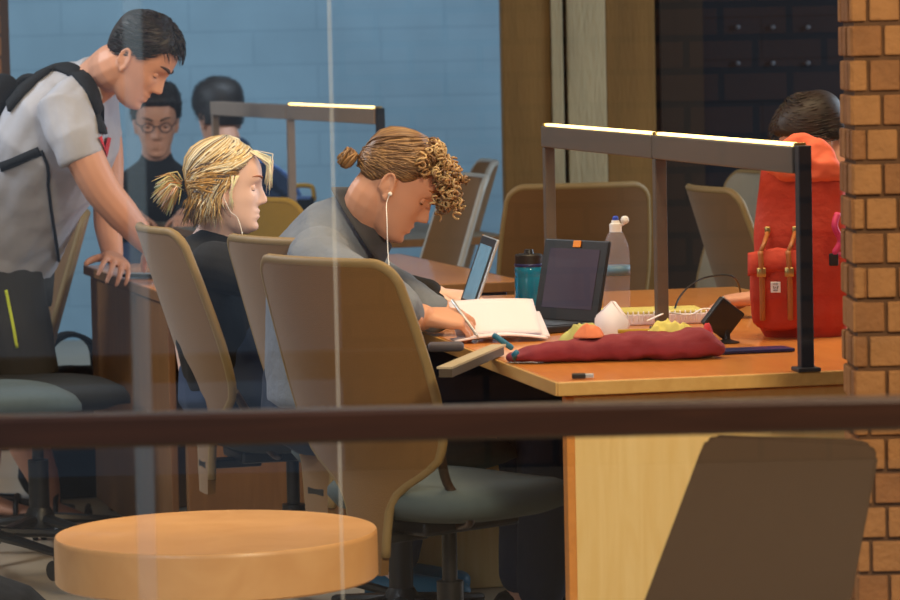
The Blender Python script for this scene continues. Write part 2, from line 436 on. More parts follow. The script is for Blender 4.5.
R2 = A(380, 108, 11.45); C2 = V((R2.x, R2.y, 0)) - U2 * .42 - V2 * .06
table('library_table', 'far grey-topped table under the light rail with a yellow bag on it', (C2.x, C2.y), TH2, .84, 2.3, mat('grey_top', (120, 112, 96), .5), M_['panel_brown'], M_['panel_brown'], legs_only=True)

def light_rail(name, label, base, V_, n, seg, loc, th, lit, col_post=M_['rail_metal']):
    """posts along local y from 0; bars between; glowing strip on top"""
    T = thing(name, label, 'light rail', loc, th)
    H = .43
    for k in range(n + 1):
        dark = k == 0
        b = B(); y = k * seg
        box(b, (0, y, (H if dark else H - .055) / 2 + .002), (.026, .026, (H if dark else H - .055) - .004), bev=.002)
        box(b, (0, y, .004), (.045, .05, .008), bev=.002)
        obj('post', b, M_['post_dark'] if dark else col_post, T, False)
    for k in range(n):
        y0, y1 = k * seg + (.016 if k == 0 else .004), (k + 1) * seg - .004 + (.012 if k == n - 1 else 0)
        b = B(); box(b, (0, (y0 + y1) / 2, H - .028), (.034, y1 - y0, .052), bev=.003)
        ob = obj('light_bar', b, col_post, T, False)
        if lit[k]:
            b = B(); box(b, (0, (y0 + y1) / 2, H + .001), (.018, y1 - y0 - .02, .006), bev=.002)
            obj('glowing_strip', b, mat('strip_glow', (255, 214, 130), .4, emit=5), ob, False)
            for yy in (y0 + .004, y1 - .004):
                b = B(); box(b, (0, yy, H + .001), (.024, .008, .008), bev=.002); obj('end_clip', b, M_['brass'], ob, False)
    return T
pr0 = onz(806, 371, .73); prm = onz(662, 330, .73)
d1 = (prm - pr0); th1 = math.atan2(-d1.x, d1.y)
light_rail('light_rail', 'grey metal light rail on posts over the nearest table, glowing strip on top', None, None, 2, d1.length, pr0 - V((0, 0, 0)), th1, (1, 1))
R2z = V((R2.x, R2.y, .73)); light_rail('light_rail', 'far light rail on posts above the second table, partly lit, left of the curly-haired man', None, None, 2, 1.15, R2z, TH2, (1, 0), mat('rail_metal_lit', (156, 130, 110), .5, metal=.1))  # warm light on the far rail is put into this lighter brown
# ------------------------------------------------------------------ office chairs
HW = [(.30, .045), (.38, .052), (.43, .060), (.465, .078), (.49, .110), (.515, .155), (.54, .192), (.575, .212), (.62, .220), (.68, .224), (.75, .222), (.82, .218), (.88, .212), (.94, .206)]
def interp(tab, z):
    if z <= tab[0][0]: return tab[0][1]
    for (a, p), (c, q) in zip(tab, tab[1:]):
        if z <= c: return p + (q - p) * (z - a) / (c - a)
    return tab[-1][1]
def back_pt(z, t, top=.94):
    hw = interp(HW, z); rc = .045
    if z > top - rc: hw -= rc - math.sqrt(max(0, rc * rc - (z - top + rc) ** 2))
    y = hw * t
    x = -.185 - .31 * max(0, z - .50) - .02
    return V((x + .055 * (y / .24) ** 2, y, z))
def make_chair(fabric, seatm, trim, label, top=.94, seat_h=.47):
    T = thing('office_chair', label, 'chair')
    zs = [.30 + (top - .30) * i / 34 for i in range(35)]
    zs = sorted(set(zs + [top - .045 * (1 - math.sin(k * PI / 14)) for k in range(8)]))
    b = B(); N = 14
    f = [[back_pt(z, -1 + 2 * j / N, top) for j in range(N + 1)] for z in zs]
    rr = []
    for row in f:
        bk = [p + V((-.020, 0, 0)) for p in row]
        rr.append(row + bk[::-1])
    rings(b, rr); obj('backrest', b, fabric, T, 'auto')
    b = B(); L = [back_pt(z, -1, top) + V((-.010, 0, 0)) for z in zs[2:]] ; R = [back_pt(z, 1, top) + V((-.010, 0, 0)) for z in zs[2:]]
    topline = [back_pt(top, -1 + 2 * j / N, top) + V((-.010, 0, 0)) for j in range(1, N)]
    tube(b, L + topline + R[::-1], .0106, 8, side=V((1, 0, 0))); obj('edge_trim', b, trim, T)
    # seat cushion
    b = B(); rr = []
    for s, z in [(.35, -.062), (.75, -.066), (.93, -.05), (1, -.028), (.995, -.012), (.95, .0), (.8, .008), (.45, .004), (.15, 0)]:
        ring = []
        for j in range(36):
            q = 2 * PI * j / 36; ca, sa = math.cos(q), math.sin(q)
            x = .235 * s * math.copysign(abs(ca) ** .7, ca); y = .235 * s * math.copysign(abs(sa) ** .7, sa)
            zz = z - (.03 * max(0, x / .235) ** 3) * (1 if z > -.03 else .2)
            ring.append(V((x + .02, y * (1 - .06 * x / .235), seat_h + zz)))
        rr.append(ring)
    rings(b, rr); obj('seat', b, seatm, T)
    b = B(); box(b, (-.02, 0, seat_h - .08), (.26, .2, .03), bev=.008); box(b, (-.155, 0, seat_h - .1), (.14, .07, .02), bev=.004)
    obj('seat_mechanism', b, M_['black_plastic'], T, False)
    for s in (-1, 1):
        b = B(); pts = spline([back_pt(.56, s * .96) + V((0, 0, 0)), back_pt(.50, s * 1.0) + V((.05, s * .03, -.01)), V((-.10, s * .18, .415)), V((-.06, s * .10, seat_h - .08))], 6)
        tube(b, pts, .010, 8); obj('back_bracket', b, M_['bracket'], T)
    b = B(); lathe(b, [(.016, .10), (.028, .10), (.028, .26), (.016, .262), (.016, seat_h - .09)], 16); obj('gas_column', b, M_['black_plastic'], T, 'auto')
    b = B(); lathe(b, [(.04, .07), (.045, .1), (.03, .13)], 16)
    for k in range(5):
        a = 2 * PI * k / 5 + .3; d = V((math.cos(a), math.sin(a), 0))
        loft(b, [(d * .02 + V((0, 0, .10)), .022, .016), (d * .16 + V((0, 0, .085)), .017, .012), (d * .29 + V((0, 0, .068)), .013, .010)], V((-d.y, d.x, 0)), 8)
    obj('star_base', b, M_['black_plastic'], T, 'auto')
    for k in range(5):
        a = 2 * PI * k / 5 + .3; d = V((math.cos(a), math.sin(a), 0)); s = V((-d.y, d.x, 0)); b = B()
        for q in (-1, 1):
            c = d * .285 + s * .012 * q + V((0, 0, .027)); Mx = Matrix.Rotation(a, 3, 'Z') @ Matrix.Rotation(PI / 2, 3, 'X')
            lathe(b, [(.026, -.008), (.027, 0), (.026, .008)], 14, c, M=Mx)
        box(b, d * .285 + V((0, 0, .048)), (.02, .02, .03), Matrix.Rotation(a, 3, 'Z'), .003)
        obj('caster', b, M_['black_plastic'], T, 'auto')
    return T
GRP = None
def put(T, x, y, deg, dz=0):
    T.location = (x, y, dz); T.rotation_euler = (0, 0, math.radians(deg)); return T
FB, SB, SD, TR, FF = M_['chair_fabric'], M_['seat_blue'], M_['seat_dark'], M_['chair_trim'], M_['chair_fabric_far']
cA = put(make_chair(FB, SB, TR, 'broad tan-backed office chair with blue-grey seat nearest the window, below the curly-haired man'), -.012, 7.17, 41)
cB = dup(cA, (-.125, 7.93, 0), math.radians(34), 'tan office chair the curly-haired man sits on, back partly behind the broad nearest chair')
cC = put(make_chair(FB, SD, TR, 'tan office chair the blond woman sits on, beside the standing man\'s hand'), -.39, 8.44, 17)
cD = dup(cC, (-1.42, 10.3, -.05), math.radians(198), 'grey-brown office chair back standing just behind the man in shorts')
cE = dup(cA, (-1.21, 8.95, .035), math.radians(12), 'office chair at the left edge with pale grey seat in front of the shorts')
cE2 = dup(cC, (-1.13, 9.47, -.0), math.radians(8), 'dark-seated office chair tucked beside the brown table panel at left')
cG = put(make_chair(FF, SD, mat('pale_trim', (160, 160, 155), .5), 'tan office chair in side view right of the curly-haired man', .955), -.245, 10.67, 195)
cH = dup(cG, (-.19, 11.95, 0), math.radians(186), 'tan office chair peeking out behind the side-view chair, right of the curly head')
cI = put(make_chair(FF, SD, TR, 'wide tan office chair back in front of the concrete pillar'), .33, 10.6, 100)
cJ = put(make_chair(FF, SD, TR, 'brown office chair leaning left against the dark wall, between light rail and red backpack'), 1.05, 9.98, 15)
cK = put(make_chair(mat('fabric_reflecting', (150, 142, 125), .8), SD, TR, 'office chair coloured pale for reflected light, directly behind the red backpack'), .64, 10.82, 192)  # light reflected by this chair back is put into its fabric colour
cL = put(make_chair(M_['mustard'], SD, M_['mustard'], 'mustard yellow chair seen between the blond woman and the curly-haired man', .885), -.355, 11.28, 35)
for T in (cA, cB, cC, cD, cE, cE2, cG, cH, cI, cJ, cK, cL): T['group'] = 'office chairs at the library tables'

# ghost chair reflected on the glass, built as a solid low chair
T = thing('ghost_chair', 'reflected low chair back, built solid in dark brown right behind the glass, before the maple panel', 'chair', (.47, 5.3, 0), 0)
b = B(); Y = 5.35
P = [A(640, 612, Y - .0), A(604, 700, Y - .05), A(838, 700, Y - .05), A(849, 612, Y), A(879, 455, Y + .10), A(872, 443, Y + .105), A(858, 438, Y + .11), A(716, 434, Y + .11), A(706, 438, Y + .11), A(700, 452, Y + .1)]
P = [P[0], P[9], P[8], P[7], P[6], P[5], P[4], P[3], P[2], P[1]]
nn = (P[3] - P[0]).cross(P[7] - P[0]).normalized()
prism(b, P, nn * (.045 if nn.y > 0 else -.045))
bmesh.ops.bevel(b, geom=list(b.edges), offset=.006, segments=2, affect='EDGES')
obj('backrest', b, mat('lounge_fabric', (64, 42, 20), .85, var=.1, scale=90), T, False, world=(.47, 5.3, 0))
b = B(); box(b, (.40, 5.56, .36), (.44, .36, .10), bev=.03); obj('seat', b, mat('lounge_fabric', (0, 0, 0)), T, True, world=(.47, 5.3, 0))
for sx, sy in ((-1, -1), (1, -1), (-1, 1), (1, 1)):
    b = B(); tube(b, [(.40 + sx * .19, 5.54 + sy * .15, .33), (.40 + sx * .21, 5.54 + sy * .16, 0)], [.016, .011], 10); obj('leg', b, M_['rail_wood'], T, world=(.47, 5.3, 0))

# drum table mirrored in the glass, built here as a solid one
dc = onz(216, 531, .47)
T = thing('drum_reflection', 'reflection of a round low wooden drum table, built solid, in front at lower left', 'table', (dc.x, dc.y, 0))
r0 = .301
b = B(); lathe(b, [(r0 - .006, .468), (r0 - .003, .4695), (r0 - .0005, .466), (r0, .46), (r0, .385), (r0 - .004, .381), (r0 - .03, .381), (r0 - .03, .44)], 96); obj('tabletop', b, M_['drum_wood'], T, 'auto')
b = B(); lathe(b, [(.05, .44), (.05, .03), (.2, .03), (.2, .0)], 48); obj('pedestal', b, M_['post_dark'], T, 'auto')
T = thing('tote_bag', 'upright black bag on the floor behind the left corner of the brown table', 'bag', (-1.17, 10.72, 0), .3)
b = B(); loft(b, [(V((0, 0, .06)), .17, .11), (V((0, 0, .18)), .165, .10), (V((0, 0, .32)), .15, .07), (V((0, 0, .38)), .14, .03)], V((1, 0, 0)), 24, e=3); obj('bag_body', fuse(b, .008, 3, .008, 9), M_['black_cloth'], T)
for yy in (-.05, .05):
    b = B(); tube(b, [(-.08, yy, .36), (-.07, yy, .46), (0, yy * .6, .50), (.07, yy, .46), (.08, yy, .36)], .008, 8, smooth=4); obj('handle', b, M_['black_cloth'], T)
# dark reflection at bottom left, built as a bag on the floor
q = onz(5, 596, .07)
T = thing('reflected_bag', 'dark reflection built as a black bag with an orange tag at the bottom left corner', 'bag', (q.x - .02, q.y, 0))
b = B(); loft(b, [(V((-.16, 0, .05)), .1, .05), (V((-.03, 0, .065)), .13, .065), (V((.06, .0, .045)), .12, .045), (V((.115, 0, .02)), .09, .02)], V((0, 1, 0)), 24, e=2.5); obj('bag_body', fuse(b, .006, 4, .004, 14), M_['black_cloth'], T)
b = B(); box(b, (.03, -.118, .062), (.022, .012, .02), Matrix.Rotation(.5, 3, 'Y'), .004); obj('tag', b, M_['orange_cloth'], T)
# ------------------------------------------------------------------ heads
HT = [(-.121, .052, .030, .012), (-.118, .066, .018, .022), (-.110, .080, .000, .034), (-.095, .084, -.030, .044), (-.075, .081, -.052, .054), (-.050, .080, -.070, .061),
      (-.025, .081, -.086, .067), (0, .083, -.097, .070), (.025, .089, -.103, .073), (.050, .088, -.104, .075), (.072, .079, -.100, .073),
      (.092, .062, -.086, .064), (.106, .040, -.064, .049), (.115, .014, -.036, .028), (.118, -.004, -.016, .008)]
def ht(z, k): return interp([(r[0], r[k]) for r in HT], z)
def g(x, s): return math.exp(-(x / s) ** 2)
def head_pt(z, a):
    # smooth table by local averaging
    xf = sum(ht(z + d, 1) for d in (-.006, 0, .006)) / 3; xb = sum(ht(z + d, 2) for d in (-.006, 0, .006)) / 3; w = sum(ht(z + d, 3) for d in (-.006, 0, .006)) / 3
    cx = (xf + xb) / 2; rx = (xf - xb) / 2; ca, sa = math.cos(a), math.sin(a); e = 2.15
    x = cx + rx * math.copysign(abs(ca) ** (2 / e), ca); y = w * math.copysign(abs(sa) ** (2 / e), sa)
    if ca > 0:
        ay = abs(y)
        nz = interp([(-.052, 0), (-.046, .004), (-.041, .019), (-.035, .0275), (-.028, .026), (-.015, .0185), (0, .0095), (.012, .004), (.024, .001), (.035, 0)], z)
        sg = interp([(-.045, .0135), (-.03, .0125), (-.01, .009), (.02, .011)], z)
        x += nz * g(y, sg)
        x += .007 * g(ay - .013, .007) * g(z + .040, .008)
        x += (.0095 * g(z + .0605, .006) + .0085 * g(z + .0755, .0065) - .002 * g(z + .068, .0028) - .0035 * g(z + .087, .007) + .006 * g(z + .106, .012)) * g(y, .023)
        x += -.0105 * g(ay - .030, .0145) * g(z - .001, .011) + .0035 * g(ay - .028, .02) * g(z - .024, .009)
        x += .004 * g(ay - .045, .016) * g(z + .028, .018)
    return V((x, y, z))
def head_mesh(bm, Mx, mi_skin=0, mi_lip=1, ears=True):
    zs = []; z = -.121
    while z < .118: zs.append(z); z += .0026 if z < .04 else .005
    zs.append(.118); n = 100
    angs = []
    for j in range(n):
        t = -1 + 2 * j / n; angs.append(PI * math.copysign(abs(t) ** 1.25, t))
    rr = [[head_pt(z, a) for a in angs] for z in zs]
    vs = [Mx @ p for r in rr for p in r]; loc = [p for r in rr for p in r]
    bv = [bm.verts.new(v) for v in vs]
    for i in range(len(zs) - 1):
        for j in range(n):
            k = (j + 1) % n; f = bm.faces.new((bv[i * n + j], bv[i * n + k], bv[(i + 1) * n + k], bv[(i + 1) * n + j]))
            p = loc[i * n + j]
            lip = p.x > .07 and abs(p.y) < .022 - abs(p.z + .068) * .6 and -.0805 < p.z < -.0565
            f.material_index = mi_lip if lip else mi_skin
    for e_, i in ((0, 0), (1, len(zs) - 1)):
        c = bm.verts.new(Mx @ (sum(rr[i], V()) / n))
        for j in range(n):
            k = (j + 1) % n; f = bm.faces.new((bv[i * n + j], bv[i * n + k], c)); f.material_index = mi_skin
    if ears:
        for s in (-1, 1):
            o = V((-.014, .0675 * s, -.018)); tl = V((-.18, 0, 1)).normalized(); out = V((-.45, s, 0)).normalized(); sd = V((1, 0, .18)).normalized()
            pts = []
            for k in range(15):
                q = math.radians(-60 + 300 * k / 14)
                rx = .0155; rz = .031 if math.sin(q) > 0 else .026
                pts.append(o + sd * (-.002 + rx * math.cos(q + .5) * (-1)) + tl * (rz * math.sin(q + .5)) + out * (.010 + .004 * math.sin(q)))
            tube(bm, [Mx @ p for p in pts], .0042 * Mx.to_scale()[0], 8, mi_skin)
            ball(bm, Mx @ (o + out * .003), tuple(v * Mx.to_scale()[0] for v in (.014, .006, .027)), mi_skin, 14, M=Mx.to_3x3().normalized() @ Matrix.Rotation(-s * .42, 3, 'Z'))
            ball(bm, Mx @ (o + out * .006 - tl * .027 + sd * .004), .0065 * Mx.to_scale()[0], mi_skin, 10)
hb_ = bmesh.new(); head_mesh(hb_, Matrix(), ears=False); bmesh.ops.recalc_face_normals(hb_, faces=hb_.faces); HB = BVHTree.FromBMesh(hb_)
def dvec(az, el): a, e = math.radians(az), math.radians(el); return V((math.cos(e) * math.cos(a), math.cos(e) * math.sin(a), math.sin(e)))
def scalp(az, el, off=0):
    d = dvec(az, el); o = V((-.008, 0, .01)); h = HB.ray_cast(o + d * .3, -d)
    r = (h[0] - o).length if h[0] else .09
    return o + d * (r + off)
def hmat(center, pitch, yaw, S=1.0, roll=0):
    """head-local x = face, pitch down positive (deg), yaw (deg from +X towards +Y)"""
    R = Matrix.Rotation(math.radians(yaw), 4, 'Z') @ Matrix.Rotation(math.radians(pitch), 4, 'Y') @ Matrix.Rotation(math.radians(roll), 4, 'X')
    return Matrix.Translation(center) @ R @ Matrix.Scale(S, 4)
def eyes(Mx, T, loc, lid=.45, brow='brow', skin='skin', bthick=1):
    for s in (-1, 1):
        b = B(); c = V((.0602, .0305 * s, .000)); ball(b, (0, 0, 0), .0116, 0, 20)
        for f in b.faces:
            m = f.calc_center_median()
            if m.x > .0100 : f.material_index = 1
        Me = Matrix.Translation(c) @ Matrix.Rotation(.25, 4, 'Y')
        # iris: lathed disc facing x
        lathe(b, [(.0055, 0), (.0053, .001), (.0025, .0016)], 14, V((.0108, 0, 0)), 1, M=Matrix.Rotation(PI / 2, 3, 'Y'))
        b.transform(Mx @ Me); obj('eye', b, [M_['eye_white'], M_['iris']], T, world=loc)
        b = B(); rr = []
        for i in range(9):    # upper lid shell
            e_ = math.radians(85 - i * (85 + 58 * lid - 22) / 8); ring = []
            for j in range(15):
                a_ = math.radians(-85 + 170 * j / 14); ring.append(c + V((math.cos(e_) * math.cos(a_), math.cos(e_) * math.sin(a_), math.sin(e_))) * .0132)
            rr.append(ring)
        rings(b, [[Mx @ p for p in r] for r in rr], cap=False, closed=False)
        tube(b, [Mx @ p for p in rr[-1]], .0010 * Mx.to_scale()[0], 6, 1)
        rr = []
        for i in range(6):
            e_ = math.radians(-85 + i * 9); ring = []
            for j in range(15):
                a_ = math.radians(-85 + 170 * j / 14); ring.append(c + V((math.cos(e_) * math.cos(a_), math.cos(e_) * math.sin(a_), math.sin(e_))) * .0130)
            rr.append(ring)
        rings(b, [[Mx @ p for p in r] for r in rr], cap=False, closed=False)
        obj('eyelid', b, [M_[skin], M_['iris']], T, world=loc)
        b = B(); pts = []
        for i in range(8):
            t = i / 7; h = HB.ray_cast(V((.2, (.012 + .040 * t) * s, .024 + .007 * math.sin(t * 2.4))), V((-1, 0, 0))); pts.append(h[0] + V((.0005, 0, 0)) if h[0] else V((.08, .03 * s, .025)))
        tube(b, [Mx @ p for p in pts], [v * bthick * Mx.to_scale()[0] for v in (.0022, .0034, .0038, .0038, .0034, .003, .0022, .001)], 6)
        obj('eyebrow', b, M_[brow], T, world=loc)
def cap(Mx, hl, off, m, T, loc, name='hair', colour=(1, 1, 1), extra=None, m2=None, na=72, ne=44):
    """hair: shell over the scalp plus strands supplied by extra(list of (pts, radius, colour))"""
    b = B(); rr = []
    for i in range(ne + 1):
        el = -62 + 151 * i / ne; ring = []
        for j in range(na):
            az = -180 + 360 * j / na; h = hl(abs(az)); t = max(0, min(1, (el - h) / 7 + .5)); t = t * t * (3 - 2 * t)
            ring.append(Mx @ scalp(az, el, off(az, el) * t - .007 * (1 - t)))
        rr.append(ring)
    rings(b, rr)
    cl = b.loops.layers.float_color.new('Col')
    for f in b.faces:
        for l in f.loops: l[cl] = (*colour, 1)
    n0 = len(b.faces)
    for pts, r, c in (extra or []):
        k = len(b.faces); tube(b, [Mx @ p for p in pts], r, 4)
        b.faces.ensure_lookup_table()
        for q in range(k, len(b.faces)):
            for l in b.faces[q].loops: l[cl] = (*c, 1)
    return obj(name, b, m, T, world=loc)
def hairline(tab): return lambda az: interp(tab, az)
HL_M = hairline([(0, 38), (35, 36), (55, 26), (68, 10), (80, -2), (96, 2), (110, -14), (130, -26), (180, -30)])
HL_W = hairline([(0, 44), (35, 40), (60, 22), (75, -8), (90, -22), (110, -32), (140, -40), (180, -42)])

# ------------------------------------------------------------------ hands
def hand(bm, w, f, back, thumb, curl=(20, 25, 15), S=1.0, spread=5, mi=0, tcurl=20, fingers=(1, 1, 1, 1)):
    """w wrist, f towards the knuckles, back = back-of-hand normal, thumb = side vector"""
    f = f.normalized(); back = (back - f * back.dot(f)).normalized(); lat = f.cross(back)
    if lat.dot(thumb) < 0: lat = -lat
    loft(bm, [(w - f * .01 * S, .026 * S, .019 * S), (w + f * .025 * S, .034 * S, .018 * S), (w + f * .06 * S, .041 * S, .0155 * S), (w + f * .088 * S, .040 * S, .0125 * S)], lat, 16, mi, 2.5)
    for i, (o, L, r) in enumerate(((.030, .96, .0085), (.010, 1.06, .0088), (-.010, .98, .0084), (-.029, .78, .0075))):
        a = math.radians(spread * (1.5 - i)); d = (f * math.cos(a) + lat * math.sin(a)).normalized()
        p = w + f * .085 * S + lat * o * S; pts = [p - d * .02 * S, p]; R = [r * S * 1.02, r * S * 1.08]; ang = 0
        for k, l in enumerate((.044, .027, .021)):
            ang += math.radians(curl[k] * fingers[i] + i * 2)
            q = (d * math.cos(ang) - back * math.sin(ang)); p = p + q * l * L * S; pts.append(p); R.append(r * S * (1.0, .92, .72)[k])
        P2 = []; R2 = []
        for k in range(len(pts) - 1):
            for t in (0, .5): P2.append(pts[k].lerp(pts[k + 1], t)); R2.append((R[k] * (1 - t) + R[k + 1] * t) * (1.0 if t == 0 else .94))
        P2.append(pts[-1]); R2.append(R[-1]); P2.append(pts[-1] + (pts[-1] - pts[-2]).normalized() * .004 * S); R2.append(R[-1] * .5)
        tube(bm, P2, R2, 10, mi)
    p = w + f * .028 * S + lat * .024 * S - back * .004 * S; d = (lat * .75 + f * .75 - back * .35).normalized(); pts = [p - d * .012, p]; R = [.013 * S, .0125 * S]
    for k, l in enumerate((.040, .032, .024)):
        a = math.radians(tcurl) * k; q = (d * math.cos(a) + (f * .6 - lat * .5 - back * .3).normalized() * math.sin(a)).normalized(); p = p + q * l * S; pts.append(p); R.append((.0105, .0095, .007)[k] * S)
    tube(bm, pts, R, 10, mi)
def limb(bm, pts, rs, mi=0, n=14, flat=1.0, side=V((0, 1, 0))):
    P = [V(p) for p in pts]; m = len(P); Q = spline(P, 4); secs = []
    for i, q in enumerate(Q):
        k = i / 4; a = min(int(k), m - 1); t = k - a; b_ = min(a + 1, m - 1); r = rs[a] * (1 - t) + rs[b_] * t; secs.append((q, r * flat, r))
    loft(bm, secs, side, n, mi)

# ================================================================== standing man
LOCM = (A(40, 300, 9.8).x, 9.8, 0)
man = thing('person', 'standing man in grey t-shirt and dark shorts with black backpack, leaning on table', 'person', LOCM)
HC = A(139, 59, 9.42); MH = hmat(HC, 41, -6, 1.0)
body = B(); head_mesh(body, MH)
neck0 = A(95, 80, 9.52); neckt = MH @ V((-.035, 0, -.055))
limb(body, [neck0 + V((-.03, 0, -.03)), neck0.lerp(neckt, .5) + V((0.002, 0, .002)), neckt, MH @ V((-.02, 0, -.02))], [.060, .062, .066, .06], 0)
tip = [A(84, 94, 9.55), A(62, 130, 9.6), A(38, 190, 9.7), A(5, 262, 9.82)]
limb(body, tip, [.05, .08, .09, .10], 0, flat=1.2)
# near (right) arm and far (left) arm
sN = A(66, 112, 9.35); eN = A(101, 188, 9.33); wN = A(150, 246, 9.42)
limb(body, [sN, A(84, 155, 9.32), eN, A(122, 214, 9.36), wN], [.058, .053, .050, .046, .029])
hN = V((A(172, 268, 9.5).x, 9.5, .745))
hand(body, wN, hN - wN, V((.3, -.2, 1)), V((0, 1, .1)), (8, 20, 20), 1.02, 8)
sF = A(98, 108, 9.78); eF = A(108, 196, 9.80); wF = A(113, 256, 9.72)
limb(body, [sF, A(107, 150, 9.82), eF, A(108, 225, 9.78), wF], [.055, .046, .043, .040, .029])
hF0 = onz(136, 271, .785)
hand(body, wF + V((0, 0, -.005)), V((hF0.x, hF0.y, .762)) - wF, V((.5, -.1, 1)), V((.2, -1, 0)), (16, 26, 22), 1.05, 7, tcurl=12)
# legs
hipN, hipF = A(0, 285, 9.72), A(-8, 285, 9.95)
kN = A(30, 400, 9.74); aN = A(47, 492, 9.93); zf = aN.z
for (h_, k_, an) in ((hipN, kN, aN), (hipF, A(0, 405, 10.0), A(-22, 500, 10.2))):
    an = V((an.x, an.y, .075))
    cf = k_.lerp(an, .35) + V((-.025, 0, 0))
    limb(body, [h_, h_.lerp(k_, .5), k_, cf, k_.lerp(an, .72), an + V((0, 0, .01)), an + V((-.0, 0, -.03))], [.095, .085, .062, .061, .045, .037, .036])
    loft(body, [(an + V((-.035, 0, -.035)), .034, .028), (an + V((.03, -.01, -.028)), .038, .036), (an + V((.10, -.03, -.042)), .043, .022), (an + V((.16, -.045, -.05)), .040, .014)], V((.2, 1, 0)), 14)
obj('body', fuse(body, .0042, 3), [M_['skin'], M_['lip']], man, world=LOCM)
eyes(MH, man, LOCM, .8, 'brow', bthick=1.25)
def short_hair(Mx, T, loc, n, length, col, offs, seed, hl=HL_M):
    rnd = random.Random(seed); ex = []
    for i in range(n):
        az = rnd.uniform(-180, 180); el = rnd.uniform(-35, 88)
        if el < hl(abs(az)) - 2: continue
        o = offs(az, el); p = scalp(az, el, o * .7); q = scalp(az * .8, min(el + 10, 89) if abs(az) > 50 else el - 12, o + length * rnd.uniform(.6, 1.3))
        m_ = p.lerp(q, .5) + (p + q).normalized() * .003
        c = [v * rnd.uniform(.6, 1.5) for v in col]; ex.append(([p, m_, q], [.0016, .0014, .0004], c))
    cap(Mx, hl, offs, M_['hair_black'], T, loc, colour=tuple(col), extra=ex)
short_hair(MH, man, LOCM, 1900, .006, (1, .95, .9), lambda az, el: .004 + .008 * max(0, min(1, (el - 20) / 40)) + .004 * (1 if abs(az) < 60 and el > 20 else 0) * min(1, max(0, (el - 20) / 20)), 1)
# t-shirt
LT = V((.12, 1, 0)).normalized()
sh = B()
loft(sh, [(A(101, 74, 9.53), .070, .060), (A(95, 80, 9.54), .095, .068), (A(84, 91, 9.56), .150, .098), (A(70, 108, 9.57), .195, .138), (A(58, 132, 9.60), .205, .165), (A(43, 165, 9.65), .180, .165),
          (A(29, 195, 9.70), .170, .150), (A(14, 226, 9.76), .170, .150), (A(3, 252, 9.80), .178, .148)], LT, 28, 0, 2.3, round_caps=False)
ball(sh, A(58, 100, 9.58), (.095, .17, .085), 0, 24)
loft(sh, [(A(80, 96, 9.42), .075, .060), (A(64, 112, 9.35), .075, .078), (A(74, 136, 9.33), .074, .072), (A(83, 160, 9.325), .066, .062)], V((0, 1, 0)), 20, 0, round_caps=False)
loft(sh, [(A(86, 96, 9.72), .07, .055), (A(98, 110, 9.80), .07, .064), (A(105, 140, 9.82), .062, .058)], V((0, 1, 0)), 18, 0, round_caps=False)
tm = fuse(sh, .006, 3, .013, 9, V((.5, 0, .9)).normalized())
tee = obj('t_shirt', tm, M_['tee_grey'], man, world=LOCM)
def bvh_of(o, off):
    b = bmesh.new(); b.from_mesh(o.data); b.transform(Matrix.Translation(off)); t = BVHTree.FromBMesh(b); b.free(); return t
TB = bvh_of(tee, V(LOCM))
def onto(bvh, x, y, lift=.002):
    d = ray(x, y).normalized(); h = bvh.ray_cast(V((0, 0, CAMZ)), d)
    return (h[0] + h[1] * lift * (-1 if h[1].dot(d) > 0 else 1), h[1]) if h[0] else (A(x, y, 9.45), V((0, -1, 0)))
def strip(bvh, pts, w, lift=.003, th=.004):
    """flat band lying on a surface along image points; thickness outward"""
    Q = [onto(bvh, x, y, lift) for x, y in pts]; b = B(); rr = []
    for i, (p, n_) in enumerate(Q):
        n_ = -n_ if n_.dot(p - V((0, 0, CAMZ))) > 0 else n_
        t = (Q[min(i + 1, len(Q) - 1)][0] - Q[max(i - 1, 0)][0]).normalized(); s = t.cross(n_).normalized()
        rr.append([p + s * w / 2, p + s * w / 2 + n_ * th, p - s * w / 2 + n_ * th, p - s * w / 2])
    rings(b, rr); return b
def lerp2(pts, k):
    return [(p.x, p.y) for p in spline([V((x, y, 0)) for x, y in pts], k)]
# printed red letters on the shirt front (seen at a grazing angle)
for poly in ([(97, 138), (100, 136), (103, 150), (106, 137), (109, 138), (105, 157), (101, 157)], [(101, 130), (103, 127), (105, 128), (104, 131)]):
    c = onto(TB, sum(p[0] for p in poly) / len(poly), sum(p[1] for p in poly) / len(poly))[0]
    b = B(); prism(b, [onto(TB, x, y, .004)[0] for x, y in poly], V((.003, -.003, 0))); obj('print', b, M_['red'], man, False, world=LOCM)
# shorts
so = B()
loft(so, [(A(4, 246, 9.80), .172, .138), (A(1, 275, 9.82), .185, .145), (A(0, 305, 9.83), .180, .140)], LT, 24, 0, 2.3, round_caps=False)
for h_, k_ in ((hipN, kN), (hipF, A(0, 405, 10.0))):
    loft(so, [(h_ + V((0, 0, .05)), .10, .115), (h_.lerp(k_, .45) , .105, .112), (h_.lerp(k_, .82), .098, .098)], LT, 20, 0, round_caps=False)
sm = obj('shorts', fuse(so, .007, 3, .004, 8), M_['shorts'], man, world=LOCM); SBV = bvh_of(sm, V(LOCM))
obj('side_stripe', strip(SBV, lerp2([(6, 290), (9, 305), (13, 325), (17, 348)], 4), .009, .002, .002), M_['neon'], man, world=LOCM)
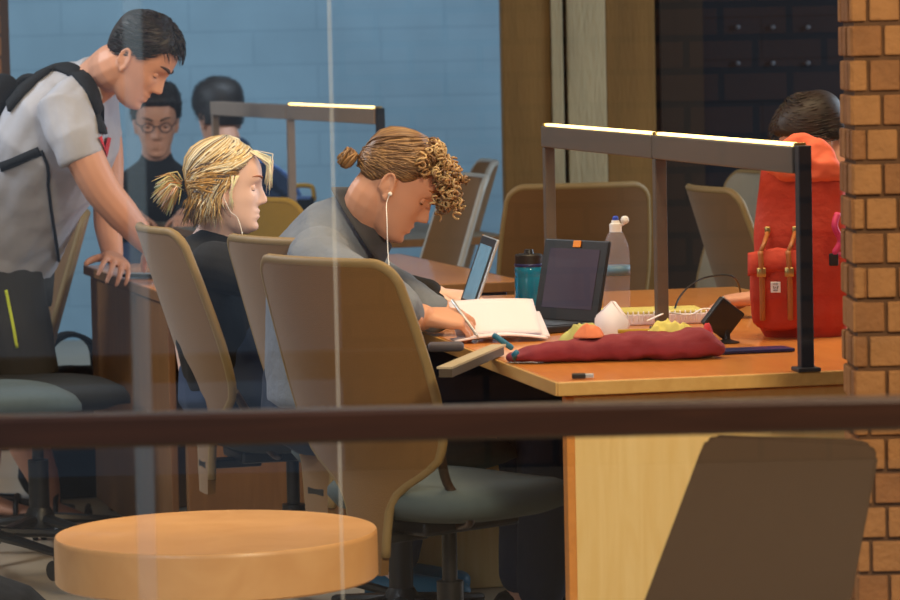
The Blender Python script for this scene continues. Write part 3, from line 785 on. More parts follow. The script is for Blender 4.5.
# sandals
for an in (V((aN.x, 9.93, .075)), V((A(-22, 500, 10.2).x, 10.2, .075))):
    b = B(); loft(b, [(an + V((-.06, .0, -.067)), .042, .012), (an + V((.05, -.015, -.065)), .048, .012), (an + V((.13, -.035, -.066)), .053, .011), (an + V((.195, -.055, -.066)), .042, .010)], V((.2, 1, 0)), 20, e=3)
    so_ = obj('sandal', b, M_['black_plastic'], man, world=LOCM)
    for dx, hh in ((.03, .02), (.12, -.018)):
        b = B(); pts = [an + V((dx, -.012 - dx * .2, -.05)) + V((0, .052 * math.cos(q), (.068 + hh) * math.sin(q))) for q in [PI * i / 12 for i in range(13)]]
        tube(b, pts, .008, 6); obj('sandal_strap', b, M_['black_plastic'], so_, world=LOCM)
# ---- backpack of the standing man
LB = A(5, 110, 9.6)
bp = thing('backpack', 'black backpack on the back of the standing man, cropped by the left edge', 'backpack', (LB.x, LB.y, LB.z))
b = B(); loft(b, [(A(6, 88, 9.60), .10, .045), (A(-10, 104, 9.60), .14, .085), (A(-40, 140, 9.62), .155, .10), (A(-66, 185, 9.66), .155, .10), (A(-80, 225, 9.70), .13, .07)], LT, 24, e=2.8)
obj('pack_body', fuse(b, .008, 3, .004, 10), M_['black_cloth'], bp, world=LB)
b = B(); tube(b, [A(14, 88, 9.6), A(22, 79, 9.6), A(32, 77, 9.58), A(42, 82, 9.56)], .010, 8, smooth=4); obj('haul_loop', b, M_['black_cloth'], bp, world=LB)
obj('shoulder_strap', strip(TB, lerp2([(10, 108), (18, 98), (28, 87), (38, 79), (50, 71), (64, 69), (79, 76), (90, 90), (97, 112), (101, 134)], 5), .040, .002, .010), M_['black_cloth'], bp, world=LB)
obj('side_strap', strip(TB, lerp2([(1, 167), (14, 162), (28, 156), (40, 151)], 4), .026, .001, .004), M_['black_cloth'], bp, world=LB)
b = B(); pts = [onto(TB, x, y, .006)[0] for x, y in lerp2([(42, 150), (48, 168), (49, 190), (52, 215), (55, 238), (57, 260)], 4)]; tube(b, pts, .0045, 6); obj('loose_strap', b, M_['black_cloth'], bp, world=LB)

# ================================================================== blond woman
LOCW = (A(225, 300, 8.42).x, 8.42, 0)
wo = thing('person', 'seated woman with short blond hair in a ponytail, wearing black top and jeans', 'person', LOCW)
WC = A(227, 186, 8.42); MW = hmat(WC, 4, 3, .93)
body = B(); head_mesh(body, MW)
limb(body, [A(214, 246, 8.46), A(221, 226, 8.45), MW @ V((-.02, 0, -.06))], [.062, .052, .052], 0)
limb(body, [A(212, 255, 8.46), A(207, 300, 8.46), A(222, 385, 8.46)], [.07, .09, .10], flat=1.3)
hipw = A(232, 392, 8.46); kw = V((hipw.x + .42, 8.55, .53))
for s in (-.09, .09):
    k1 = kw + V((0, s, 0)); limb(body, [hipw + V((0, s, 0)), k1, V((k1.x - .03, k1.y, .10)), V((k1.x - .03, k1.y, .06))], [.075, .058, .036, .034])
wr = T1(.08, 1.62, .765)
for s, w_ in ((-1, T1(.10, 1.50, .765)), (1, T1(.16, 1.85, .765))):
    sh_ = A(212, 262, 8.46) + V((0, .15 * s, 0)); limb(body, [sh_, V(((sh_.x + w_.x) / 2 - .02, sh_.y + .03 * s - .05, .80)), w_], [.030, .030, .026])
    hand(body, w_, U1 * 1 + V((0, .0, -.05)), V((0, 0, 1)), V((0, -s, 0)), (20, 25, 20), .9)
obj('body', fuse(body, .0042, 3), [M_['skin_pale'], M_['lip']], wo, world=LOCW)
eyes(MW, wo, LOCW, .9, 'tan_leather', skin='skin_pale', bthick=.7)
rnd = random.Random(5); ex = []
OR, BL, PL_, DK = (.50, .27, .06), (.72, .52, .24), (.90, .80, .58), (.13, .08, .05)  # orange strands carry the warm light on the back of the hair
def blc(side_f):
    r = rnd.random()
    if r < (.14 if side_f else .22): c = DK
    elif side_f: c = OR if r < .8 else BL
    else: c = BL if r < .55 else PL_
    k = rnd.uniform(.75, 1.15); return tuple(v * k for v in c)
TIE = (180, -14)
for i in range(1150):
    s = -1 if rnd.random() < .7 else 1
    az = rnd.uniform(8, 112); h0 = HL_W(az); el = h0 + abs(rnd.gauss(0, 1)) * 26
    if el > 86: continue
    seam = rnd.random(); pts = []; lift = rnd.uniform(.005, .013)
    a1, e1 = 178 - rnd.random() * 10, TIE[1] + rnd.gauss(0, 5)
    for k in range(9):
        t = k / 8; tt = t; a = az + (a1 - az) * tt; e = el + (e1 - el) * tt ** 1.15 + 9 * math.sin(PI * t) * (1 if el < 45 else 0)
        off = .004 + (lift - .004) * min(1, t * 4) if t < .8 else lift * (1 - (t - .8) * 2.2)
        pts.append(scalp(a * s, e, off + .0025 * math.sin(9 * t + i)))
    ex.append((pts, [.0012] + [.0021] * 7 + [.0014], blc(az > 62)))
for i in range(260):   # crown to tie
    s = rnd.choice((-1, 1)); az = rnd.uniform(0, 180); pts = []; lift = rnd.uniform(.006, .013)
    for k in range(8):
        t = k / 7; a = az + (180 - az) * t; e = 86 + (TIE[1] + rnd.gauss(0, 1) - 86) * t; pts.append(scalp(a * s, e, lift * (1 - .5 * max(0, t - .7) / .3)))
    ex.append((pts, .002, blc(False)))
tie = scalp(180, -10, .020)
for i in range(200):   # pony tail
    d = V((-.8 + rnd.gauss(0, .22), rnd.gauss(0, .38), -.35 + rnd.gauss(0, .45))).normalized(); L = rnd.uniform(.045, .085); p = tie + V((rnd.gauss(0, .004), rnd.gauss(0, .006), rnd.gauss(0, .006)))
    q = p + d * L * .6 + V((0, 0, .004)); e = q + (d + V((0, 0, -.9))).normalized() * L * .5
    ex.append(([p, p.lerp(q, .6) + V((-.003, 0, .004)), q, e], [.0014, .0022, .0018, .0005], tuple(v * rnd.uniform(.7, 1.1) for v in rnd.choice((OR, BL, BL, PL_)))))
for i in range(620):   # loose hair down to the nape and jaw
    s = -1 if rnd.random() < .75 else 1; az = rnd.uniform(74, 168); L = rnd.uniform(.02, .075)
    e0_ = rnd.uniform(-2, 26) if az < 110 else rnd.uniform(-14, 8); e1_ = rnd.uniform(-34, -22); a1_ = min(176, az + rnd.uniform(14, 42)); lf = rnd.uniform(.004, .014)
    q_ = [scalp((az + (a1_ - az) * t) * s, e0_ + (e1_ - e0_) * t, lf * min(1, .4 + 2 * t)) for t in (0, .35, .7, 1)]; p = q_[-1]
    out = V((p.x + .02, p.y, 0)).normalized(); dn = V((rnd.uniform(-.3, .45), 0, -1)).normalized()
    p1 = p + dn * L * .5 + out * .003; p2 = p + dn * L + out * rnd.uniform(-.004, .010)
    jt = V((rnd.gauss(0, .006), rnd.gauss(0, .004), 0)); ex.append((q_ + [p1 + jt * .5, p2 + jt], [.0012, .0019, .0020, .0018, .0014, .0004], blc(az > 120 or rnd.random() < .4)))
for i in range(70):    # locks over the forehead and temple
    s = -1 if rnd.random() < .6 else 1
    if i < 40: p = scalp(rnd.uniform(10, 40) * s, 46, .012); e = V((.108 + rnd.gauss(0, .006), .034 * s + rnd.gauss(0, .008), .012 + rnd.gauss(0, .014))); m1 = p.lerp(e, .5) + V((.022, 0, .012))
    else: p = scalp(rnd.uniform(62, 78) * s, 14, .008); e = scalp(rnd.uniform(66, 78) * s, -44 + rnd.gauss(0, 5), .010); m1 = scalp(rnd.uniform(74, 80) * s, -16, .012)
    ex.append(([p, p.lerp(m1, .6), m1, m1.lerp(e, .6), e], [.0012, .0016, .0014, .001, .0004], tuple(v * rnd.uniform(.8, 1.1) for v in PL_)))
cap(MW, HL_W, lambda az, el: .004, M_['hair_blond'], wo, LOCW, colour=(.34, .20, .07), extra=ex)
b = B(); pts = [MW @ (tie + V((.000, .014 * math.cos(q), .014 * math.sin(q)))) for q in [2 * PI * i / 14 for i in range(15)]]; tube(b, pts, .004, 6); obj('hair_tie', b, M_['black_cloth'], wo, world=LOCW)
b = B(); e0 = MW @ V((-.006, -.079, -.028))
pts = spline([e0, MW @ V((.012, -.080, -.062)), MW @ V((.032, -.066, -.080)), A(243, 240, 8.34), A(240, 262, 8.33)], 6); tube(b, pts, .0010, 6); obj('earphone_cord', b, M_['white'], wo, world=LOCW)
# black top
tp = B()
loft(tp, [(A(217, 243, 8.46), .075, .060), (A(212, 252, 8.46), .150, .085), (A(208, 272, 8.46), .180, .105), (A(209, 305, 8.46), .165, .100), (A(218, 345, 8.46), .155, .095), (A(226, 378, 8.46), .165, .10)], V((.05, 1, 0)), 26, 0, 2.3, round_caps=True)
for s, w_ in ((-1, T1(.10, 1.50, .765)), (1, T1(.16, 1.85, .765))):
    sh_ = A(214, 262, 8.46) + V((0, .15 * s, 0)); limb(tp, [sh_, V(((sh_.x + w_.x) / 2 - .02, sh_.y + .03 * s - .05, .80)), w_ - U1 * .02], [.062, .056, .038])
obj('black_top', fuse(tp, .006, 3, .006, 9), M_['black_cloth'], wo, world=LOCW)
jn = B()
limb(jn, [A(224, 350, 8.46), A(230, 392, 8.46)], [.11, .13], flat=1.35)
for s in (-.09, .09):
    k1 = kw + V((0, s, 0)); limb(jn, [hipw + V((0, s, 0)), k1, V((k1.x - .03, k1.y, .12))], [.095, .075, .055])
obj('jeans', fuse(jn, .007, 3, .004, 9), M_['jeans'], wo, world=LOCW)
for s in (-.09, .09):
    k1 = kw + V((-.03, s, 0)); b = B(); loft(b, [(V((k1.x - .05, k1.y, .045)), .038, .042), (V((k1.x + .05, k1.y, .04)), .042, .038), (V((k1.x + .16, k1.y, .03)), .038, .026)], V((0, 1, 0)), 16, e=2.4); obj('shoe', b, M_['teal'], wo, world=LOCW)

# ================================================================== curly-haired man
LOCC = (A(350, 300, 7.8).x, 7.8, 0)
cm = thing('person', 'seated man with curly hair in a bun and grey denim shirt, writing on paper', 'person', LOCC)
CC = A(398, 183.5, 7.72); MC = hmat(CC, 37, 2, .965)
body = B(); head_mesh(body, MC)
cn0 = A(357, 236, 7.78); cnt = MC @ V((-.030, 0, -.066))
limb(body, [cn0, cn0.lerp(cnt, .5), cnt, MC @ V((-.03, 0, -.03))], [.054, .054, .056, .054])
limb(body, [A(338, 266, 7.8), A(325, 300, 7.82), A(322, 400, 7.84)], [.06, .09, .10], flat=1.2)
hipc = A(322, 402, 7.84); kc = V((hipc.x + .45, hipc.y + .18, .56))
off = V((.2, -.98, 0)) * .10
for s in (-1, 1):
    k1 = kc + off * s * -1; limb(body, [hipc - off * s, k1, V((k1.x + .02, k1.y, .10)), V((k1.x + .02, k1.y, .06))], [.085, .064, .04, .036])
wC = A(424, 317, 7.42); kn = A(474, 322, 7.44)
eC = V((A(392, 330, 7.35).x, 7.38, .80))
sC = A(324, 262, 7.64)
limb(body, [sC, eC, wC + V((-.02, 0, 0)), wC], [.05, .043, .031, .029])
hand(body, wC, V((1, .1, -.08)), V((-.15, -.55, 1)), V((.3, .8, -.5)), (40, 50, 28), .90, 3, fingers=(.85, 1, 1.05, 1.1), tcurl=24)
w2 = T1(.03, 1.12, .775); limb(body, [sC + V((0, .36, 0)), V((-.20, 8.0, .84)), w2], [.05, .043, .029]); hand(body, w2, V((1, -.1, 0)), V((0, 0, 1)), V((0, -1, 0)), (20, 20, 20), 1.0)
obj('body', fuse(body, .0036, 3), [M_['skin'], M_['lip']], cm, world=LOCC)
eyes(MC, cm, LOCC, .8, 'tan_leather')
rnd = random.Random(9); ex = []
HL_C = hairline([(0, 40), (35, 36), (55, 26), (70, 6), (82, -4), (98, 2), (112, -16), (130, -30), (180, -38)])
C1_, C2_, C3_ = (.17, .085, .038), (.32, .175, .07), (.62, .42, .20)
TB_ = (180, -6)
for i in range(900):
    s = -1 if rnd.random() < .7 else 1; az = rnd.uniform(30, 130); el = HL_C(az) + 3 + abs(rnd.gauss(0, 1)) * 26
    if el > 88: continue
    a1, e1 = 178 - rnd.random() * 9, TB_[1] + rnd.gauss(0, 5); lift = rnd.uniform(.002, .008); pts = []
    for k in range(9):
        t = k / 8; pts.append(scalp((az + (a1 - az) * t) * s, el + (e1 - el) * t ** 1.1, (.003 + lift * min(1, 3 * t)) + .002 * math.sin(14 * t + i)))
    k = rnd.uniform(.7, 1.2); c = C1_ if rnd.random() < .65 else C2_
    ex.append((pts, .0019, tuple(v * k for v in c)))
for i in range(330):   # crown to bun
    s = rnd.choice((-1, 1)); az = rnd.uniform(0, 175); pts = []; lift = rnd.uniform(.003, .007)
    for k in range(8):
        t = k / 7; pts.append(scalp((az + (180 - az) * t) * s, 87 + (-6 + rnd.gauss(0, 1) - 87) * t, lift))
    k = rnd.uniform(.7, 1.2); ex.append((pts, .0019, tuple(v * k for v in (C1_ if rnd.random() < .6 else C2_))))
for i in range(420):   # curls
    s = -1 if rnd.random() < .62 else 1
    az = abs(rnd.gauss(0, 42)); el = rnd.uniform(24, 84)
    if az > 88: continue
    base = scalp(az * s, el, rnd.uniform(.000, .020) * (1.4 if el < 55 else .6)); fw = max(0, 1 - el / 75) * max(0, math.cos(math.radians(az)))
    base = base + V((.026 * rnd.random() * fw + .006, 0, -.012 * rnd.random() * fw))
    if az < 40 and el < 52 and rnd.random() < .75: base = base + V((rnd.uniform(.0, .022), 0, rnd.uniform(-.052, .004)))
    ax = V((rnd.gauss(.45, .5), rnd.gauss(0, .6), rnd.gauss(-.5, .5))).normalized(); u = ax.orthogonal().normalized(); w = ax.cross(u); R_ = rnd.uniform(.0065, .0115); tn = rnd.uniform(1.1, 2.1); L = rnd.uniform(.014, .030); ph = rnd.uniform(0, 6.28); pts = []
    for k in range(int(tn * 9)):
        q = k / 9 * 2 * PI + ph; t = k / (tn * 9); pts.append(base + ax * L * t + (u * math.cos(q) + w * math.sin(q)) * R_ * (1 - .35 * t))
    k = rnd.uniform(.7, 1.25); c = rnd.choice((C2_, C3_, C3_, C2_, C1_)); ex.append((pts, .0025, tuple(v * k for v in c)))
bc = V((-.128, 0, -.020))
for i in range(70):    # bun: wound strands
    a0 = rnd.uniform(0, 6.28); tilt = Euler((rnd.uniform(-.5, .5), rnd.uniform(-.5, .5), rnd.uniform(-.5, .5))).to_matrix() @ Euler((0, PI / 2, 0)).to_matrix(); rr_ = rnd.uniform(.012, .022); pts = []
    for k in range(12):
        q = a0 + k * .42; pts.append(bc + tilt @ V((rr_ * math.cos(q), rr_ * math.sin(q), rnd.uniform(-.001, .001) + .010 * math.sin(i))))
    k = rnd.uniform(.7, 1.2); c = C1_ if rnd.random() < .5 else C2_; ex.append((pts, .0034, tuple(v * k for v in c)))
cap(MC, HL_C, lambda az, el: .002 + .001 * min(1, max(0, (el - 25) / 25)) * max(0, math.cos(math.radians(az))), M_['hair_blond'], cm, LOCC, colour=(.16, .08, .035), extra=ex)
b = B(); e0 = MC @ V((-.004, -.080, -.028)); pts = spline([e0, e0 + V((-.008, -.004, -.02)), A(387, 220, 7.60), A(388, 252, 7.58), A(392, 300, 7.5)], 6); tube(b, pts, .0010, 6)
ball(b, e0, .0048, 0, 10); obj('earphone_cord', b, M_['white'], cm, world=LOCC)
LS = V((.05, 1, 0)).normalized()
st = B()
loft(st, [(A(366, 220, 7.78), .070, .064), (A(356, 226, 7.785), .095, .078), (A(342, 237, 7.79), .155, .098), (A(334, 248, 7.80), .20, .108), (A(326, 262, 7.82), .22, .125), (A(322, 300, 7.83), .21, .125), (A(320, 350, 7.84), .19, .12), (A(320, 395, 7.84), .19, .125)], LS, 28, 0, 2.3)
limb(st, [A(322, 256, 7.66), A(322, 272, 7.58), eC + V((-.0, 0, .01)), wC + V((-.05, 0, 0))], [.070, .074, .062, .042])
limb(st, [A(338, 240, 7.94), A(335, 262, 8.0), V((-.20, 8.0, .85)), w2 - V((.03, 0, 0))], [.075, .075, .06, .042])
obj('denim_shirt', fuse(st, .006, 3, .007, 9, V((.8, 0, -.6)).normalized()), M_['denim_shirt'], cm, world=LOCC)
# collar: folded band around the neck
b = B(); cx = A(366, 221, 7.78); axn = (A(394, 203, 7.78) - A(366, 221, 7.78)).normalized(); sd_ = V((0, 1, 0)); fr_ = sd_.cross(axn).normalized()
def colpt(u, v):
    q = 2 * PI * u; rr_ = .074 + .026 * v
    return cx + (fr_ * math.cos(q) * rr_ * 1.02 + sd_ * math.sin(q) * rr_ * 1.0) + axn * (.016 - .042 * v)
sheet(b, colpt, 40, 5, .004); obj('collar', b, M_['denim_collar'], cm, world=LOCC)
jn = B(); limb(jn, [A(320, 370, 7.84), A(322, 405, 7.84)], [.13, .14], flat=1.35)
for s in (-1, 1):
    k1 = kc - off * s; limb(jn, [hipc - off * s, k1, V((k1.x + .02, k1.y, .12))], [.10, .08, .058])
obj('trousers', fuse(jn, .007, 3, .004, 9), M_['navy_cloth'], cm, world=LOCC)
for s in (-1, 1):
    k1 = kc - off * s; b = B(); loft(b, [(V((k1.x - .02, k1.y, .045)), .04, .044), (V((k1.x + .08, k1.y + .02, .04)), .044, .038), (V((k1.x + .19, k1.y + .04, .03)), .04, .027)], V((0, 1, 0)), 16, e=2.4); obj('shoe', b, M_['black_plastic'], cm, world=LOCC)

# ================================================================== people in the background
def sitter(label, hc, Y, pitch, yaw, top, S=1.0, seed=3, back=.07, sl=.8, col=.0, hl=HL_M, hips=None, hairc=(1, 1, 1), lean=.05, wide=1.0, armz=.76, armtgt=None, other=None):
    c = A(hc[0], hc[1], Y); loc = (c.x, c.y, 0); T = thing('person', label, 'person', loc); Mx = hmat(c, pitch, yaw, S)
    f = V((math.cos(math.radians(yaw)), math.sin(math.radians(yaw)), 0)); l = V((-f.y, f.x, 0))
    b = B(); head_mesh(b, Mx); n0 = c - f * back + V((0, 0, -.19)) * S; limb(b, [n0, Mx @ V((-.03, 0, -.06))], [.056, .054])
    hp = V((n0.x, n0.y, .55)) - f * lean; limb(b, [n0 - V((0, 0, .05)), hp], [.06, .10], flat=1.2, side=l)
    kn_ = hp + f * .42
    for s in (-1, 1):
        limb(b, [hp + l * .09 * s, kn_ + l * .1 * s, V((kn_.x, kn_.y, .1)) + l * .1 * s, V((kn_.x, kn_.y, .05)) + l * .1 * s + f * .05], [.08, .06, .04, .035])
        sh_ = n0 + l * .17 * s + V((0, 0, -.06)); w_ = n0 + f * .36 + l * .08 * s; w_.z = armz
        if armtgt and s == armtgt[0]: w_ = armtgt[1]
        elif other: w_ = other
        e_ = (sh_ + w_) / 2 + l * .05 * s; e_.z = .80; limb(b, [sh_, e_, w_], [.045, .04, .027]); hand(b, w_, f - V((0, 0, .05)), V((0, 0, 1)), -l * s, (25, 30, 20), .95)
    obj('body', fuse(b, .006, 2), [M_['skin'], M_['lip']], T, world=loc)
    eyes(Mx, T, loc, .5)
    short_hair(Mx, T, loc, 700, .008, hairc, lambda az, el: .012 + .012 * max(0, min(1, (el - 10) / 40)), seed, hl)
    t = B(); loft(t, [(n0 + V((0, 0, .055 + col)), .065, .06), (n0 + V((0, 0, .01)), .13 * wide, .085), (n0 + V((0, 0, -.10)), .21 * wide, .11), ((n0 + hp) / 2, .19, .12), (hp, .19, .13)], l, 24, 0, 2.4)
    for s in (-1, 1):
        sh_ = n0 + l * .16 * s + V((0, 0, -.07)); w_ = n0 + f * .36 + l * .08 * s; w_.z = armz
        if armtgt and s == armtgt[0]: w_ = armtgt[1]
        elif other: w_ = other
        e_ = (sh_ + w_) / 2 + l * .05 * s; e_.z = .80; limb(t, [sh_, sh_.lerp(e_, min(1, sl * 1.25)), e_.lerp(w_, sl) if sl > .5 else sh_.lerp(e_, min(1, sl * 1.4))], [.07, .062, .045 if sl > .5 else .058])
    obj('shirt', fuse(t, .008, 3, .006, 9), top, T, world=loc)
    t = B()
    for s in (-1, 1): limb(t, [hp + l * .09 * s, kn_ + l * .1 * s, V((kn_.x, kn_.y, .12)) + l * .1 * s], [.1, .08, .056])
    obj('trousers', fuse(t, .009, 2), M_['jeans'], T, world=loc)
    return T, Mx, loc, n0, f, l
T, Mx, loc, *_ = sitter('background man with glasses and dark shirt facing the camera, under the leaning man\'s chin', (156, 121), 12.95, 14, -84, M_['black_cloth'], 1.05, 31)
b = B()
for s in (-1, 1):
    tube(b, [Mx @ V((.092, .031 * s + .021 * math.cos(q), .0 + .016 * math.sin(q))) for q in [2 * PI * i / 18 for i in range(19)]], .0022, 6)
    tube(b, [Mx @ V((.090, .052 * s, .004)), Mx @ V((.04, .072 * s, .004)), Mx @ V((-.01, .074 * s, 0))], .002, 6)
tube(b, [Mx @ V((.092, -.010, .003)), Mx @ V((.096, 0, .005)), Mx @ V((.092, .010, .003))], .002, 6)
obj('glasses', b, M_['black_plastic'], T, world=loc)
T, Mx, loc, n0, f, l = sitter('background person in navy jacket seen from behind, left end of the far light rail', (219, 117), 14.2, 14, 118, M_['navy_cloth'], 1.12, 32, wide=1.3, back=.16, col=.03, hl=HL_W)
b = B(); tube(b, [n0 + l * .17 - f * .06 + V((0, 0, -.0)), n0 + l * .05 - f * .09 + V((0, 0, .045)), n0 - l * .10 - f * .12 + V((0, 0, .02)), n0 - l * .20 - f * .13 + V((0, 0, -.07)), n0 - l * .235 - f * .11 + V((0, 0, -.17))], .008, 8, smooth=4)
obj('blue_strap', b, mat('pale_blue', (90, 125, 190), .6), T, world=loc)
hand_t = onz(762, 298, .775)
T, Mx, loc, *_ = sitter('dark-haired person in red, mostly hidden behind the red backpack, hand on table', (817, 143), 8.45, 34, 172, M_['red_pack_dark'], .87, 33, other=onz(818, 300, .775) + V((0, -.05, 0)), armtgt=(1, hand_t), hairc=(1.1, .9, .8), sl=.4)
b = B(); lathe(b, [(.030, -.009), (.034, 0), (.030, .009)], 20, hand_t + V((.03, 0, .0)), M=Matrix.Rotation(PI / 2, 3, 'Y')); obj('bracelet', b, M_['black_plastic'], T, world=loc)
# ------------------------------------------------------------------ things on the tables
def lt(name, label, cat, p, rz=0, group=None): return thing(name, label, cat, tuple(p), rz, group)
ZT = .7305
# red backpack on table
q = onz(799, 337, ZT); T = lt('backpack', 'tall red backpack with tan straps standing on the nearest table', 'backpack', q, math.radians(-6))
b = B()
loft(b, [(V((0.01, .05, .022)), .095, .075), (V((0.01, .05, .055)), .105, .082), (V((.01, .05, .16)), .106, .084), (V((.008, .052, .25)), .101, .076), (V((.008, .054, .31)), .096, .066), (V((.010, .055, .36)), .092, .06), (V((.012, .056, .405)), .088, .052)], V((1, 0, 0)), 32, 0, 3.2)
obj('pack_body', fuse(b, .005, 3, .003, 10), M_['red_pack'], T); T.scale = (1.0, 1, .875)
b = B(); loft(b, [(V((.014, .05, .395)), .088, .058), (V((.018, .045, .43)), .086, .052), (V((.030, .05, .455)), .06, .035)], V((1, 0, 0)), 24, 0, 2.8); obj('rolled_top', fuse(b, .005, 2, .006, 22), mat('red_lit_top', (226, 100, 66), .7), T)  # light caught by the rolled top is put into its paler red
b = B(); loft(b, [(V((-.040, -.035, .042)), .058, .028), (V((-.040, -.040, .10)), .062, .034), (V((-.042, -.038, .165)), .060, .032), (V((-.042, -.03, .185)), .055, .025)], V((1, 0, 0)), 24, 0, 3.5); obj('front_pocket', fuse(b, .004, 2, .002, 20), M_['red_pack'], T)
def flap(u, v):
    x = -.105 + .125 * u; return V((x, -.055 - .022 * math.sin(PI * v * .6) - .004 * math.sin(9 * u), .222 - .055 * v - .012 * abs(u - .5) * 2))
b = B(); sheet(b, flap, 14, 8, -.006); obj('pocket_flap', b, M_['red_pack'], T)
for x in (-.078, -.020):
    b = B(); tube(b, [(x, -.082, .215), (x + .002, -.088, .18), (x + .003, -.084, .13), (x + .003, -.082, .07), (x + .003, -.076, .05)], .006, 6, smooth=3); s_ = obj('strap', b, M_['tan_leather'], T)
    b = B(); box(b, (x + .002, -.090, .165), (.019, .006, .022), bev=.002); obj('buckle', b, M_['brass'], s_)
    b = B(); box(b, (x + .015, -.026, .262), (.012, .012, .018), bev=.003); obj('clasp', b, M_['brass'], T)
    b = B(); tube(b, [(x + .015, -.030, .256), (x + .008, -.06, .232), (x, -.084, .212)], .005, 6); obj('strap', b, M_['tan_leather'], T)
b = B(); box(b, (-.047, -.0765, .128), (.021, .003, .026), bev=.001); lab = obj('label_patch', b, M_['white'], T, False)
b = B(); tube(b, [(-.052, -.079, .136), (-.042, -.079, .136)], .0008, 5); tube(b, [(-.052, -.079, .131), (-.050, -.079, .124), (-.047, -.079, .129), (-.044, -.079, .124), (-.042, -.079, .131)], .0008, 5); tube(b, [(-.052, -.079, .121), (-.042, -.079, .121)], .0008, 5); obj('patch_mark', b, M_['iris'], T)
b = B(); box(b, (.075, -.045, .19), (.02, .012, .03), bev=.003); obj('side_buckle', b, M_['black_plastic'], T, False)
b = B(); tube(b, [(.085, -.03, .30), (.078, -.045, .27), (.09, -.04, .235), (.078, -.045, .205), (.10, -.03, .20)], .007, 8, smooth=4); obj('pink_cord', b, M_['pink'], T)
# maroon bag lying open
c = onz(617, 362, ZT); T = lt('open_bag', 'maroon soft bag lying flat and open on the nearest table', 'bag', c, math.radians(4))
b = B(); rr = []
R = []
for i in range(49):
    t = i / 48; x = -.205 + .410 * t; h = interp([(0, .020), (.08, .036), (.3, .048), (.55, .060), (.75, .058), (.92, .066), (1, .040)], t); w = interp([(0, .03), (.1, .046), (.9, .050), (1, .035)], t)
    h *= .90; R.append((V((x, .045 + .006 * math.sin(5 * t), h * .5 + .0)), w, h * .5))
loft(b, R, V((0, 1, 0)), 24, 0, 2.6); me = fuse(b, .004, 3, .006, 22)
for v in me.vertices: v.co.z = max(v.co.z, .001)
obj('bag_body', me, M_['maroon'], T)
0 and tube(b, [(-.19, .0, .038), (-.12, -.004, .048), (-.02, -.010, .060), (.06, -.008, .060), (.13, -.006, .060), (.19, .0, .060)], .005, 8, smooth=5)
b = B(); tube(b, [(-.2, .03, .01), (-.205, .0, .02), (-.20, -.01, .026)], .006, 6); obj('strap_end', b, M_['teal'], T)
def crumple(name, label, cat, px, z, size, m, seed, amp=.010, ws=32):
    p = onz(px[0], px[1], z); b = B(); so = V((seed * 3.1, seed * 1.7, 0))
    def fn(u, v):
        x, y = (u - .5) * 2, (v - .5) * 2; r = math.hypot(x, y); q = V((x * size[0], y * size[1], 0)) * ws * .5 + so
        f = 1 + .18 * noise.noise(V((math.atan2(y, x) * .9, seed, 0)) * 1.5)
        k = max(abs(x), abs(y)) / max(r, 1e-6); X = x * k * size[0] / 2 * f; Y = y * k * size[1] / 2 * f; R_ = min(1, max(abs(x), abs(y)))
        fold = 1 - abs(noise.noise(q)) * 2.2
        return V((X + .003 * noise.noise(q * 1.7), Y, size[2] * (1 - R_ ** 2.4) + amp * fold * (1 - R_ ** 4) * (1 + noise.noise(q * 2)) * .7))
    sheet(b, fn, 44, 36, .0025); o = tag(obj(name, b, m), label, cat); o.location = p; return o
crumple('scarf', 'pale yellow-green cloth bunched behind the left half of the maroon bag', 'cloth', (583, 356), .732, (.12, .07, .056), mat('green_cloth', (186, 184, 112), .85, var=.2, scale=30), 1, .016)
crumple('scarf', 'crumpled pale yellow cloth bunched behind the right half of the maroon bag', 'cloth', (672, 356), .732, (.170, .07, .060), M_['yellow_cloth'], 2, .018)
crumple('cloth', 'small orange cloth on top of the yellow-green cloth', 'cloth', (590, 337), .778, (.060, .045, .024), M_['orange_cloth'], 3, .006, 40)
crumple('red_cloth', 'bright red cloth bit at the right end of the maroon bag', 'cloth', (708, 345), .745, (.03, .04, .045), M_['red'], 4, .006, 40)
# white folded napkin
p = onz(607, 351, .732); T = tag(obj('napkin', prism_ if False else (lambda b: (prism(b, [V((-.030, 0, .0)), V((.022, -.005, -.0)), V((.044, -.01, .060)), V((.012, 0, .104)), V((-.024, .004, .070))], V((.008, .03, -.004))), bmesh.ops.bevel(b, geom=list(b.edges), offset=.003, segments=2, affect='EDGES'), b)[-1])(B()), M_['paper']), 'white folded paper napkin standing up in the maroon bag', 'napkin'); T.location = (p.x, p.y, .733)
# spiral notebooks behind the bag
q = onz(660, 326, ZT); T = lt('spiral_notebook', 'open spiral notebook behind the maroon bag by the rail post', 'notebook', q + V((0, .06, 0)), math.radians(6))
b = B(); box(b, (-.01, .05, .012), (.24, .15, .024), bev=.003); obj('pages', b, M_['paper'], T, False)
b = B(); box(b, (-.01, .05, .027), (.23, .14, .006), bev=.002); obj('cover', b, M_['yellow_cloth'], T, False)
for k in range(20):
    b = B(); tube(b, [V((-.12 + k * .0118, -.026 + .007 * math.cos(a), .020 + .011 * math.sin(a))) for a in [2 * PI * i / 10 for i in range(11)]], .0011, 5); obj('ring', b, M_['white'], T)
# pen roll / pencils (yellow bars) beside
for k, (x, y) in enumerate(((640, 331), (652, 334))):
    p = onz(x, y, .775); b = B(); tube(b, [(-.045, 0, 0), (.045, .004, 0)], .0045, 6); tube(b, [(.045, .004, 0), (.055, .005, 0)], [.0045, .001], 6); o = tag(obj('pencil', b, M_['mustard']), ('yellow pencil lying behind the bag rim, further from the viewer', 'yellow pencil lying on the bag rim, nearer the viewer')[k], 'pencil', 'pencils by the maroon bag'); o.location = p
